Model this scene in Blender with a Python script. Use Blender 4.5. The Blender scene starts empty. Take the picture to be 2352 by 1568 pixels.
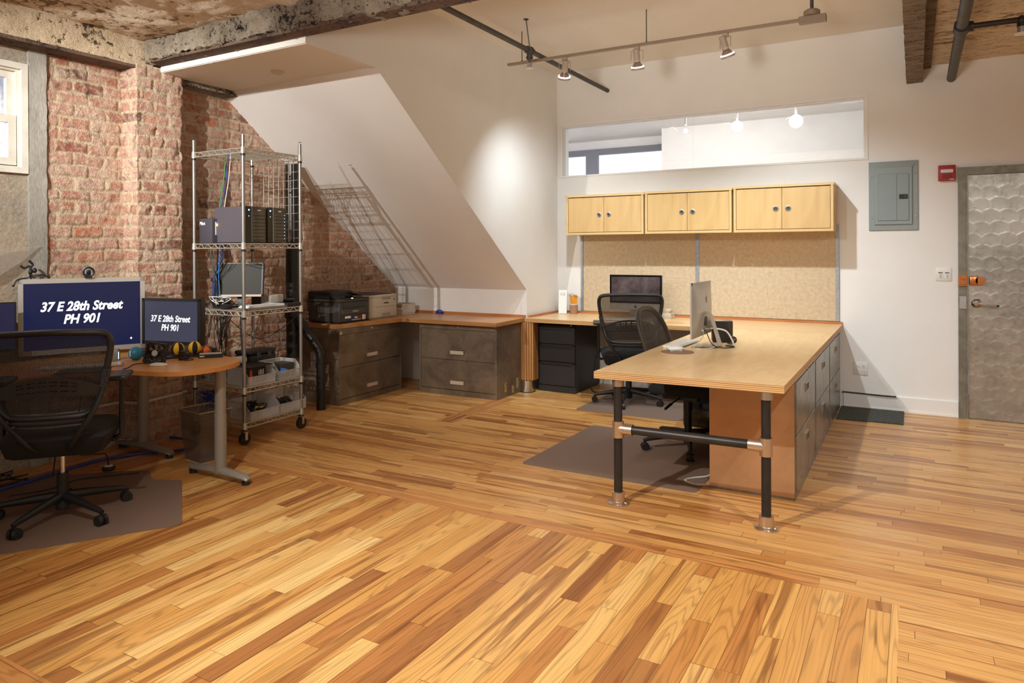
import bpy, bmesh, math, random
from mathutils import Vector, Matrix, noise
random.seed(7)
sc = bpy.context.scene
COL = sc.collection
PI = math.pi

# ------------------------------------------------------------------ camera
cam_d = bpy.data.cameras.new('camera')
cam = bpy.data.objects.new('camera', cam_d)
COL.objects.link(cam)
YAW, PITCH, ROLL = .516289, .00209877, -.0047849
def cam_axes():
    c, s = math.cos(YAW), math.sin(YAW)
    fwd = Vector((-s, c, 0)); right = Vector((c, s, 0)); up = Vector((0, 0, 1))
    f2 = fwd*math.cos(PITCH) - up*math.sin(PITCH)
    u2 = up*math.cos(PITCH) + fwd*math.sin(PITCH)
    r3 = right*math.cos(ROLL) + u2*math.sin(ROLL)
    u3 = u2*math.cos(ROLL) - right*math.sin(ROLL)
    return r3, u3, f2
r3, u3, f2 = cam_axes()
M = Matrix((r3, u3, -f2)).transposed().to_4x4()
M.translation = Vector((0, 0, 1.4))
cam.matrix_world = M
cam_d.sensor_width = 36
cam_d.lens = 36*1629.8/2352
cam_d.shift_x = (1176-1175.67)/2352
cam_d.shift_y = -(784-576.45)/2352
cam_d.clip_start = .05
sc.camera = cam

# ------------------------------------------------------------------ world, exposure, lights
w = bpy.data.worlds.new('world'); sc.world = w; w.use_nodes = True
bg = w.node_tree.nodes['Background']
bg.inputs[0].default_value = (1.0, .86, .72, 1)
bg.inputs[1].default_value = .42
sc.view_settings.view_transform = 'Standard'
sc.view_settings.look = 'None'
sc.view_settings.exposure = 0.12
sc.view_settings.gamma = 1
sc.view_settings.use_curve_mapping = False

def spot(name, loc, aim, energy, color, size=120, blend=.8, rad=.03):
    d = bpy.data.lights.new(name, 'SPOT'); d.energy = energy; d.color = color
    d.spot_size = math.radians(size); d.spot_blend = blend; d.shadow_soft_size = rad
    o = bpy.data.objects.new(name, d); COL.objects.link(o)
    o.location = loc
    o.rotation_euler = (Vector(aim)-Vector(loc)).to_track_quat('-Z', 'Y').to_euler()
    return o
KEY = (1.0, 1.0, .97)
# unseen ceiling lamps placed from cast shadows, except the right-hand one
spot('room_spot', (-2.1, .8, 2.86), (-1.35, 2.95, 0), 430, KEY, 100, 1., .03)
spot('room_spot', (-3.88, .5, 2.86), (-4.4, 4.6, 1.75), 350, KEY, 54, .8, .012)
spot('room_spot', (.9, 2.2, 2.86), (.7, 4.0, 0), 230, KEY, 110, 1., .06)  # added out of view to brighten the right part of the room
spot('room_spot', (-3.0, -.1, 2.86), (-5.0, 3.1, 1.75), 540, KEY, 45, .9, .02)

# unseen fill light added behind the camera to brighten the ceilings
spot('ceiling_fill_spot', (-1.0, -1.0, 1.55), (-1.5, 4.2, 4.4), 820, (1., .98, .94), 62, 1., .35)

# ------------------------------------------------------------------ node helpers
def N(nt, t, **k):
    n = nt.nodes.new(t)
    for a, b in k.items():
        if a.startswith('i_'):
            key = a[2:]
            n.inputs[int(key) if key.isdigit() else key].default_value = b
        else: setattr(n, a, b)
    return n
def L(nt, a, b): nt.links.new(a, b)
def math_n(nt, op, a, b=None, c=None):
    n = nt.nodes.new('ShaderNodeMath'); n.operation = op
    for i, v in enumerate((a, b, c)):
        if v is None: continue
        if hasattr(v, 'links') or isinstance(v, bpy.types.NodeSocket): nt.links.new(v, n.inputs[i])
        else: n.inputs[i].default_value = v
    return n.outputs[0]
def ramp(nt, fac, stops, interp='LINEAR'):
    n = nt.nodes.new('ShaderNodeValToRGB'); n.color_ramp.interpolation = interp
    el = n.color_ramp.elements
    while len(el) < len(stops): el.new(.5)
    for e, (p, c) in zip(el, stops):
        e.position = p; e.color = (c[0], c[1], c[2], 1) if not isinstance(c, (int, float)) else (c, c, c, 1)
    nt.links.new(fac, n.inputs[0]); return n.outputs[0]
def mix(nt, fac, a, b, mode='MIX'):
    n = nt.nodes.new('ShaderNodeMix'); n.data_type = 'RGBA'; n.blend_type = mode
    for i, v in ((0, fac), (6, a), (7, b)):
        if isinstance(v, bpy.types.NodeSocket): nt.links.new(v, n.inputs[i])
        elif isinstance(v, (int, float)): n.inputs[i].default_value = v
        else: n.inputs[i].default_value = (v[0], v[1], v[2], 1)
    return n.outputs[2]
def S(*c):     # sRGB 0-255 to linear
    return tuple(((x/255)/12.92 if x/255 <= .04045 else ((x/255+.055)/1.055)**2.4) for x in c)
def new(name):
    m = bpy.data.materials.new(name); m.use_nodes = True
    nt = m.node_tree; b = nt.nodes['Principled BSDF']
    return m, nt, b
def coords(nt, scale=(1, 1, 1), rot=(0, 0, 0), kind='Object'):
    tc = nt.nodes.new('ShaderNodeTexCoord'); mp = nt.nodes.new('ShaderNodeMapping')
    mp.inputs['Scale'].default_value = scale; mp.inputs['Rotation'].default_value = rot
    nt.links.new(tc.outputs[kind], mp.inputs[0]); return mp.outputs[0]
def noise_n(nt, vec, scale, detail=3, rough=.5, dist=0):
    n = nt.nodes.new('ShaderNodeTexNoise'); n.inputs['Scale'].default_value = scale
    n.inputs['Detail'].default_value = detail; n.inputs['Roughness'].default_value = rough
    n.inputs['Distortion'].default_value = dist
    nt.links.new(vec, n.inputs['Vector']); return n.outputs[0]
def bump(nt, b, h, strength=.3, dist=.01):
    n = nt.nodes.new('ShaderNodeBump'); n.inputs['Strength'].default_value = strength
    n.inputs['Distance'].default_value = dist
    nt.links.new(h, n.inputs['Height']); nt.links.new(n.outputs[0], b.inputs['Normal'])
def simple(name, col, rough=.5, metal=0., bmp=None, mot=None, spec=None, scale=(1, 1, 1)):
    """plain painted / plastic / metal surface with slight procedural mottling and grain"""
    m, nt, b = new(name)
    v = coords(nt, scale)
    b.inputs['Roughness'].default_value = rough; b.inputs['Metallic'].default_value = metal
    if spec is not None: b.inputs['Specular IOR Level'].default_value = spec
    ms, amt, c2 = mot if mot else (7, .5, tuple(x*.93 for x in col))
    f = ramp(nt, noise_n(nt, v, ms, 4, .6), [(.35, 0.), (.65, amt)])
    L(nt, mix(nt, f, col, c2), b.inputs['Base Color'])
    if bmp: bump(nt, b, noise_n(nt, v, bmp[0], 4), bmp[1], bmp[2] if len(bmp) > 2 else .002)
    return m
def emit(name, col, strength):
    m, nt, b = new(name)
    b.inputs['Base Color'].default_value = (0, 0, 0, 1)
    b.inputs['Emission Color'].default_value = (*col, 1)
    b.inputs['Emission Strength'].default_value = strength
    b.inputs['Roughness'].default_value = .3
    return m
def glass(name, col=(1, 1, 1), rough=.02, alpha=.15):
    m = bpy.data.materials.new(name); m.use_nodes = True; nt = m.node_tree
    for n in list(nt.nodes): nt.nodes.remove(n)
    o = N(nt, 'ShaderNodeOutputMaterial'); t = N(nt, 'ShaderNodeBsdfTransparent'); g = N(nt, 'ShaderNodeBsdfGlossy')
    t.inputs[0].default_value = (*col, 1); g.inputs['Roughness'].default_value = rough
    fr = N(nt, 'ShaderNodeFresnel'); fr.inputs[0].default_value = 1.5
    ad = math_n(nt, 'ADD', fr.outputs[0], alpha-.04)
    mx = N(nt, 'ShaderNodeMixShader'); L(nt, ad, mx.inputs[0]); L(nt, t.outputs[0], mx.inputs[1]); L(nt, g.outputs[0], mx.inputs[2])
    L(nt, mx.outputs[0], o.inputs[0]); return m
def clear_plastic(name, col, opac, rough=.25):
    m = bpy.data.materials.new(name); m.use_nodes = True; nt = m.node_tree
    b = nt.nodes['Principled BSDF']; b.inputs['Base Color'].default_value = (*col, 1)
    b.inputs['Roughness'].default_value = rough
    o = nt.nodes['Material Output']; t = N(nt, 'ShaderNodeBsdfTransparent')
    t.inputs[0].default_value = (*[min(1, .75+.25*c) for c in col], 1)
    mx = N(nt, 'ShaderNodeMixShader'); mx.inputs[0].default_value = opac
    L(nt, t.outputs[0], mx.inputs[1]); L(nt, b.outputs[0], mx.inputs[2]); L(nt, mx.outputs[0], o.inputs[0]); return m

# ------------------------------------------------------------------ materials
def plank_mat(name, w, ln, along, stops, seed, ring=.5):
    m, nt, b = new(name)
    tc = nt.nodes.new('ShaderNodeTexCoord'); sp = nt.nodes.new('ShaderNodeSeparateXYZ')
    L(nt, tc.outputs['Object'], sp.inputs[0])
    u, v = (sp.outputs[0], sp.outputs[1]) if along == 'x' else (sp.outputs[1], sp.outputs[0])
    vr = math_n(nt, 'DIVIDE', v, w); row = math_n(nt, 'FLOOR', vr)
    wn = nt.nodes.new('ShaderNodeTexWhiteNoise'); wn.noise_dimensions = '1D'
    L(nt, math_n(nt, 'ADD', row, seed), wn.inputs['W']); rn = wn.outputs['Value']
    ul = math_n(nt, 'DIVIDE', u, math_n(nt, 'MULTIPLY_ADD', rn, ln*.7, ln*.65))
    wn0 = nt.nodes.new('ShaderNodeTexWhiteNoise'); wn0.noise_dimensions = '1D'
    L(nt, math_n(nt, 'ADD', row, seed+.37), wn0.inputs['W'])
    u2 = math_n(nt, 'MULTIPLY_ADD', wn0.outputs['Value'], 17.3, ul); idx = math_n(nt, 'FLOOR', u2)
    cb = nt.nodes.new('ShaderNodeCombineXYZ'); L(nt, row, cb.inputs[0]); L(nt, idx, cb.inputs[1]); cb.inputs[2].default_value = seed
    w2 = nt.nodes.new('ShaderNodeTexWhiteNoise'); w2.noise_dimensions = '3D'; L(nt, cb.outputs[0], w2.inputs['Vector'])
    pid = w2.outputs['Value']
    base = ramp(nt, pid, stops)
    def gv(a, c, k):
        q = nt.nodes.new('ShaderNodeCombineXYZ')
        L(nt, math_n(nt, 'MULTIPLY', u, a), q.inputs[0]); L(nt, math_n(nt, 'MULTIPLY', v, c), q.inputs[1])
        L(nt, math_n(nt, 'MULTIPLY', pid, k), q.inputs[2]); return q.outputs[0]
    # fine pores
    fine = ramp(nt, noise_n(nt, gv(3, 110, 50), 1, 4, .6), [(.3, .82), (.7, 1.04)])
    # contour rings
    n1 = noise_n(nt, gv(.55, 7, 31), 1, 2, .45, .25)
    rg = math_n(nt, 'SINE', math_n(nt, 'MULTIPLY', n1, 120))
    rgc = ramp(nt, math_n(nt, 'MULTIPLY_ADD', rg, .5, .5), [(.0, 1-.42*ring), (.28, .98), (1., 1.03)])
    # heartwood streaks
    n2 = noise_n(nt, gv(.55, 12, 77), 1, 3, .55, .4)
    st = ramp(nt, n2, [(.57, 0.), (.605, .6), (.78, .85)])
    c = mix(nt, st, base, S(136, 76, 34))
    c = mix(nt, 1., c, fine, 'MULTIPLY'); c = mix(nt, 1., c, rgc, 'MULTIPLY')
    # seams
    fv = math_n(nt, 'FRACT', vr); ev = math_n(nt, 'MULTIPLY', math_n(nt, 'MINIMUM', fv, math_n(nt, 'SUBTRACT', 1., fv)), w)
    fu = math_n(nt, 'FRACT', u2); eu = math_n(nt, 'MULTIPLY', math_n(nt, 'MINIMUM', fu, math_n(nt, 'SUBTRACT', 1., fu)), ln)
    gap = math_n(nt, 'MINIMUM', ev, math_n(nt, 'MULTIPLY', eu, .8))
    gm = ramp(nt, math_n(nt, 'MULTIPLY', gap, 300), [(.14, 0.), (.42, 1.)])
    c = mix(nt, gm, mix(nt, .72, c, S(70, 36, 14)), c)
    L(nt, c, b.inputs['Base Color'])
    big = noise_n(nt, tc.outputs['Object'], 2.2, 3)
    L(nt, ramp(nt, big, [(.3, .24), (.7, .38)]), b.inputs['Roughness'])
    b.inputs['Specular IOR Level'].default_value = .42
    bump(nt, b, gm, .25, .001)
    return m
F_STOPS = [(0., S(232, 184, 112)), (.22, S(212, 154, 82)), (.42, S(224, 170, 96)), (.6, S(204, 144, 76)), (.75, S(190, 126, 66)), (.86, S(166, 108, 58)), (.93, S(226, 172, 100)), (1., S(242, 200, 130))]
M_FLOOR = plank_mat('floor_boards', .0572, .85, 'x', [(0., S(224, 172, 106)), (.25, S(210, 152, 84)), (.5, S(220, 166, 98)), (.75, S(202, 142, 78)), (.92, S(176, 116, 62)), (1., S(234, 188, 122))], 3., .45)
M_INLAY = plank_mat('floor_inlay_boards', .083, .95, 'y', F_STOPS, 11., .62)
M_BORDER = plank_mat('floor_border_boards', .083, 1.1, 'x', [(0., S(196, 132, 74)), (.5, S(206, 142, 80)), (1., S(190, 124, 66))], 21., .6)
M_BORDERY = plank_mat('floor_border_boards_long', .075, 1.3, 'y', [(0., S(192, 130, 74)), (.5, S(202, 138, 78)), (1., S(186, 120, 66))], 23., .6)

M_WHITE = simple('white_wall_paint', S(236, 233, 228), .62, bmp=(220, .06, .001), mot=(3, .35, S(228, 224, 218)))
M_CEILW = simple('white_ceiling_paint', S(236, 230, 220), .7, mot=(2, .4, S(226, 218, 206)))
M_TRIMW = simple('white_trim_paint', S(238, 235, 230), .4)
M_WINW = simple('old_white_window_paint', S(226, 221, 208), .45, mot=(9, .5, S(196, 188, 172)), bmp=(60, .2, .002))

def rough_concrete(name, c1, c2, c3, sc_=1., pits=True, depth=.03, flow=(1, 1, 1)):
    m, nt, b = new(name)
    v = coords(nt, flow)
    a = noise_n(nt, v, 1.6*sc_, 5, .6); f = noise_n(nt, v, 14*sc_, 8, .7); g = noise_n(nt, v, 45*sc_, 5, .7)
    c = mix(nt, ramp(nt, a, [(.35, 0.), (.62, 1.)]), c1, c2)
    c = mix(nt, ramp(nt, f, [(.4, 0.), (.75, .7)]), c, c2)
    pit = ramp(nt, math_n(nt, 'MULTIPLY', f, math_n(nt, 'ADD', a, .45)), [(.37, 1.), (.42, 0.)])
    if pits: c = mix(nt, pit, c, c3)
    c = mix(nt, 1., c, ramp(nt, g, [(.3, .72), (.65, 1.06)]), 'MULTIPLY')
    L(nt, c, b.inputs['Base Color']); b.inputs['Roughness'].default_value = .92
    bump(nt, b, math_n(nt, 'ADD', math_n(nt, 'MULTIPLY', f, 1.), math_n(nt, 'MULTIPLY', g, .4)), .8, depth)
    return m
M_ROUGHC = rough_concrete('sandy_rough_ceiling', S(230, 208, 178), S(240, 222, 196), S(138, 110, 84), 1., depth=.02)
M_TRAV = rough_concrete('stained_formwork_ceiling', S(222, 190, 150), S(240, 220, 190), S(120, 90, 62), 1.3, depth=.012, flow=(1, 4, 1))
M_BEAMC = rough_concrete('broken_concrete_beam', S(118, 100, 82), S(206, 188, 164), S(40, 32, 27), 2.8, depth=.09)
M_BEAMS = rough_concrete('sandy_wall_beam', S(212, 184, 148), S(226, 204, 172), S(80, 66, 52), 1.5, depth=.03)
M_RUST = rough_concrete('rusty_steel_flange', S(82, 60, 48), S(116, 92, 76), S(50, 36, 30), 3, depth=.008)
M_BEAMR = rough_concrete('marked_beam_underside', S(112, 96, 80), S(160, 140, 118), S(52, 44, 38), 4, depth=.015, flow=(1, 2.4, 1))
M_CONC = rough_concrete('grey_concrete_wall', S(158, 152, 140), S(192, 172, 146), S(96, 90, 80), .9, False, depth=.02)
M_JAMB = rough_concrete('grey_cement_jamb', S(146, 144, 136), S(176, 170, 158), S(100, 96, 90), 2.5, False, depth=.004, flow=(1, 1, .25))

def brick_mat():
    m, nt, b = new('weathered_brick')
    at = N(nt, 'ShaderNodeAttribute', attribute_name='brick'); ai = N(nt, 'ShaderNodeAttribute', attribute_name='brick_id')
    v = coords(nt)
    br = ramp(nt, ai.outputs['Fac'], [(0., S(190, 124, 98)), (.2, S(208, 160, 140)), (.4, S(196, 138, 114)), (.6, S(216, 176, 156)), (.78, S(208, 130, 90)), (.9, S(172, 106, 86)), (1., S(132, 90, 74))])
    f = noise_n(nt, v, 24, 7, .65); g = noise_n(nt, v, 80, 4, .7); a = noise_n(nt, v, 1.7, 4, .6); h = noise_n(nt, v, 7, 5, .6)
    br = mix(nt, ramp(nt, f, [(.45, 0.), (.66, .78)]), br, S(222, 200, 174))
    br = mix(nt, ramp(nt, g, [(.3, .35), (.42, 0.)]), br, S(120, 84, 70))
    br = mix(nt, ramp(nt, h, [(.48, 0.), (.64, .62)]), br, S(222, 194, 174))
    mo = mix(nt, f, S(196, 168, 134), S(232, 212, 182))
    msk = math_n(nt, 'MULTIPLY', at.outputs['Fac'], ramp(nt, math_n(nt, 'ADD', math_n(nt, 'MULTIPLY', h, .6), math_n(nt, 'MULTIPLY', f, .5)), [(.6, 1.), (.72, .25)]))
    c = mix(nt, msk, mo, br)
    c = mix(nt, 1., c, ramp(nt, g, [(.3, .8), (.6, 1.05)]), 'MULTIPLY')
    L(nt, c, b.inputs['Base Color']); b.inputs['Roughness'].default_value = .9
    crack = ramp(nt, noise_n(nt, v, 11, 6, .75, 1.2), [(.36, 0.), (.42, 1.)])
    bump(nt, b, math_n(nt, 'ADD', math_n(nt, 'ADD', f, math_n(nt, 'MULTIPLY', crack, .35)), math_n(nt, 'MULTIPLY', g, .6)), 1., .024)
    return m
M_BRICK = brick_mat()

def wood(name, c1, c2, rough=.35, grain='x', scale=1., fig=.5):
    m, nt, b = new(name)
    s = {'x': (1.2, 22, 22), 'y': (22, 1.2, 22), 'z': (22, 22, 1.2)}[grain]
    v = coords(nt, tuple(q*scale for q in s))
    v2 = coords(nt, tuple((1.2 if q < 5 else 5)*scale for q in s))
    a = noise_n(nt, v, 1, 5, .6, .3); r_ = noise_n(nt, v2, 1, 2, .4, .6)
    rg = math_n(nt, 'MULTIPLY_ADD', math_n(nt, 'SINE', math_n(nt, 'MULTIPLY', r_, 50)), .5, .5)
    f = math_n(nt, 'ADD', math_n(nt, 'MULTIPLY', a, .7), math_n(nt, 'MULTIPLY', rg, fig*.4))
    L(nt, mix(nt, ramp(nt, f, [(.2, 0.), (.75, 1.)]), c1, c2), b.inputs['Base Color'])
    b.inputs['Roughness'].default_value = rough
    return m
M_BIRCH = wood('honey_birch_ply', S(230, 198, 148), S(212, 174, 122), .28, 'y')
M_BIRCHX = wood('honey_birch_ply_cross', S(230, 196, 146), S(212, 172, 120), .28, 'x')
M_BIRCHC = wood('reddish_birch_counter', S(206, 154, 98), S(184, 128, 78), .3, 'x')
M_CABW = wood('birch_cabinet_face', S(214, 178, 120), S(192, 150, 92), .35, 'z', .6, .35)
M_CABE = wood('birch_cabinet_edge', S(218, 184, 128), S(204, 166, 110), .4, 'x', 1., .2)
M_LIP = wood('orange_wood_lip', S(196, 128, 70), S(172, 104, 52), .4, 'x')
M_DESK = wood('beech_veneer', S(216, 158, 92), S(200, 140, 76), .35, 'y', 1., .25)
M_DESKE = wood('beech_edge_band', S(200, 138, 74), S(186, 122, 62), .4, 'x', 1., .2)
M_PENC = simple('yellow_pencil_paint', S(236, 160, 40), .4)
def ply_edge(name, axis=2, n=260, c1=S(214, 168, 106), c2=S(136, 88, 46)):
    m, nt, b = new(name)
    tc = nt.nodes.new('ShaderNodeTexCoord'); sp = nt.nodes.new('ShaderNodeSeparateXYZ'); L(nt, tc.outputs['Object'], sp.inputs[0])
    nz = noise_n(nt, coords(nt, (1.5, 1.5, 40) if axis == 2 else (40, 40, 1.5)), 1, 4, .6)
    s = math_n(nt, 'SINE', math_n(nt, 'MULTIPLY_ADD', sp.outputs[axis], n*PI*2, math_n(nt, 'MULTIPLY', nz, 2.)))
    f = math_n(nt, 'ADD', math_n(nt, 'MULTIPLY', s, .3), nz)
    L(nt, mix(nt, ramp(nt, f, [(.3, 0.), (.75, 1.)]), c1, c2), b.inputs['Base Color'])
    b.inputs['Roughness'].default_value = .55
    return m
M_PLY = ply_edge('ply_layers', 2, 105, S(218, 176, 118), S(160, 112, 66))
M_PLYV = ply_edge('ply_layers_upright', 0, 45, S(206, 154, 92), S(136, 84, 42))
M_PLYC = ply_edge('ply_layers_counter', 2, 105, S(196, 142, 84), S(128, 80, 42))
M_HOMA = simple('tan_fibre_board', S(208, 176, 132), .9, bmp=(60, .5, .003), mot=(40, .8, S(190, 154, 108)))
def flecked():
    m, nt, b = new('speckled_fibre_board'); v = coords(nt)
    c = mix(nt, ramp(nt, noise_n(nt, v, 30, 5, .7), [(.35, 0.), (.7, 1.)]), S(208, 188, 158), S(188, 162, 128))
    c = mix(nt, ramp(nt, noise_n(nt, v, 55, 1, .5), [(.74, 0.), (.78, .8)]), c, S(120, 86, 54))
    L(nt, c, b.inputs['Base Color']); b.inputs['Roughness'].default_value = .95
    bump(nt, b, noise_n(nt, v, 70, 5), .35, .003); return m
M_HOMA = flecked()

def steel(name, c1, c2, rough, metal=.85, sc_=4, scratch=(1, 1, 1)):
    m, nt, b = new(name); v = coords(nt); v2 = coords(nt, scratch)
    a = noise_n(nt, v, sc_, 4, .55, .6); g = noise_n(nt, v2, 30, 4, .6)
    L(nt, mix(nt, ramp(nt, math_n(nt, 'ADD', math_n(nt, 'MULTIPLY', a, .8), math_n(nt, 'MULTIPLY', g, .2)), [(.38, 0.), (.62, 1.)]), c1, c2), b.inputs['Base Color'])
    b.inputs['Metallic'].default_value = metal
    L(nt, ramp(nt, g, [(.3, rough*.8), (.7, rough*1.25)]), b.inputs['Roughness'])
    return m
M_DSTEEL = steel('dark_raw_steel', S(112, 98, 84), S(146, 130, 110), .42, .55, 3.5)
M_DSTEEL2 = steel('stripped_steel', S(128, 124, 116), S(168, 162, 150), .3, .8, 4, (1, 1, .2))
M_BRONZE = steel('brown_steel_end_panel', S(178, 136, 96), S(194, 150, 108), .34, .5, 3)
M_FRAME = steel('grey_raw_steel_frame', S(120, 116, 104), S(142, 138, 124), .45, .6, 8)
M_DOORM = steel('swirled_steel', S(160, 158, 150), S(190, 186, 178), .36, .88, 3)
M_CHROME = simple('chrome', S(205, 205, 205), .16, 1., mot=(20, .3, S(170, 170, 170)))
M_WIRE = simple('zinc_wire', S(206, 200, 186), .3, .65)
M_SATIN = simple('satin_aluminium', S(190, 190, 190), .35, .8)
M_GALV = simple('galvanised_strip', S(176, 180, 184), .45, .7, mot=(30, .8, S(150, 154, 160)))
M_FIT = simple('cast_pipe_fitting', S(206, 190, 172), .26, .9)
M_BPIPE = simple('blackened_pipe', S(52, 48, 44), .42, .3, mot=(12, .7, S(36, 33, 31)))
M_GPIPE = simple('dark_grey_pipe', S(88, 84, 80), .5, .4, mot=(12, .7, S(66, 62, 58)))
M_SOIL = simple('black_soil_pipe', S(34, 30, 28), .35, .1, mot=(8, .8, S(24, 22, 20)))
M_BLACK = simple('black_plastic', S(30, 29, 29), .45)
M_BLACKM = simple('matt_black_fabric', S(26, 25, 26), .9, bmp=(300, .4, .002))
M_BGLOSS = simple('glossy_black', S(16, 16, 18), .12)
M_CHAR = simple('charcoal_metal', S(48, 47, 48), .42, .2)
M_DGREY = simple('dark_grey_plastic', S(66, 62, 58), .5)
M_GREYP = simple('grey_powder_coat', S(148, 140, 128), .42, .2)
M_TRAY = simple('tan_grey_rail', S(150, 134, 116), .45, .2)
M_LGREY = simple('light_grey_plastic', S(196, 190, 178), .5)
M_CREAM = simple('cream_plastic', S(200, 192, 174), .5)
M_WPLAST = simple('white_plastic', S(232, 230, 224), .35)
M_ALU = simple('brushed_aluminium_case', S(196, 192, 184), .38, .55)
M_PANEL = simple('grey_enamel', S(146, 156, 154), .45, .1, mot=(2, .5, S(138, 148, 146)))
M_RED = simple('red_enamel', S(168, 40, 46), .4)
M_BRASS = simple('copper_brass', S(206, 132, 78), .3, .8)
M_MAT = clear_plastic('grey_clear_vinyl', S(138, 114, 100), .8, .42)
M_RUG = simple('dark_grey_carpet', S(84, 86, 78), .95, bmp=(150, .9, .006), mot=(60, 1., S(56, 58, 52)))
M_BIN = clear_plastic('clear_bin_plastic', S(228, 228, 226), .30, .25)
M_BASKET = clear_plastic('smoky_basket_plastic', S(150, 142, 130), .20, .15)
M_ACRYL = clear_plastic('clear_acrylic', S(225, 225, 225), .45, .05)
M_GLASS = glass('window_glass', (.95, .97, 1), .01, .05)
M_BLUE = simple('blue_cable', S(38, 62, 150), .5)
M_LBLUE = simple('light_blue_cable', S(60, 130, 220), .5)
M_GREEN = simple('green_cable', S(60, 150, 90), .5)
M_WCAB = simple('white_cable', S(214, 208, 198), .5)
M_YEL = simple('yellow_fabric', S(232, 176, 30), .7)
M_TEAL = simple('teal_vinyl', S(36, 120, 150), .45)
M_ORANGE = simple('orange_plastic', S(220, 96, 40), .5)
M_PAPER = simple('paper', S(232, 226, 218), .8)
M_SKYGREY = simple('dull_grey_cover', S(140, 128, 124), .7)
M_LED = emit('blue_led', (.15, .35, 1.), 8)
M_LEDG = emit('green_led', (.5, 1., .25), 6)
M_LEDO = emit('amber_led', (1., .4, .1), 5)
M_NAVY = emit('navy_screen', S(21, 28, 66), .9)
M_NAVY2 = emit('navy_screen_dim', S(32, 32, 62), .9)
M_GREYS = emit('grey_screen', S(66, 67, 84), .9)
M_TXT = emit('glowing_letters', (1, 1, 1), 1.6)
M_OFF = simple('switched_off_screen', S(46, 44, 36), .5, mot=(3, .4, S(40, 38, 31)), spec=.2)
M_IMAC = simple('dark_mottled_screen', S(52, 44, 46), .22, 0, mot=(6, 1., S(98, 84, 84)))
M_BULB = emit('lamp_glow', (1., .96, .88), 9)
M_LAMPH = simple('lamp_housing_beige', S(176, 160, 142), .45)
M_REFL = simple('lamp_reflector', S(150, 130, 116), .3, .5)
M_RAIL = simple('track_rail_beige', S(150, 132, 112), .45, .2)

def mesh_fabric(name, col, sx, sz, thr):
    """woven open mesh: opaque threads, holes between them"""
    m = bpy.data.materials.new(name); m.use_nodes = True; nt = m.node_tree
    b = nt.nodes['Principled BSDF']; b.inputs['Base Color'].default_value = (*col, 1); b.inputs['Roughness'].default_value = .7
    o = nt.nodes['Material Output']; t = N(nt, 'ShaderNodeBsdfTransparent')
    tc = nt.nodes.new('ShaderNodeTexCoord'); sp = nt.nodes.new('ShaderNodeSeparateXYZ'); L(nt, tc.outputs['Object'], sp.inputs[0])
    a = math_n(nt, 'SINE', math_n(nt, 'ADD', math_n(nt, 'MULTIPLY', sp.outputs[0], sx), math_n(nt, 'MULTIPLY', sp.outputs[2], sz)))
    c = math_n(nt, 'SINE', math_n(nt, 'SUBTRACT', math_n(nt, 'MULTIPLY', sp.outputs[0], sx), math_n(nt, 'MULTIPLY', sp.outputs[2], sz)))
    k = math_n(nt, 'MAXIMUM', a, c)
    f = ramp(nt, math_n(nt, 'MULTIPLY_ADD', k, .5, .5), [(thr, 0.), (min(1., thr+.08), 1.)])
    mx = N(nt, 'ShaderNodeMixShader'); L(nt, f, mx.inputs[0]); L(nt, t.outputs[0], mx.inputs[1]); L(nt, b.outputs[0], mx.inputs[2])
    L(nt, mx.outputs[0], o.inputs[0]); return m
M_NET = mesh_fabric('open_black_net', S(22, 20, 22), 500, 900, .46)
M_NET2 = mesh_fabric('dense_brown_net', S(72, 62, 54), 700, 1100, .38)

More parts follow.
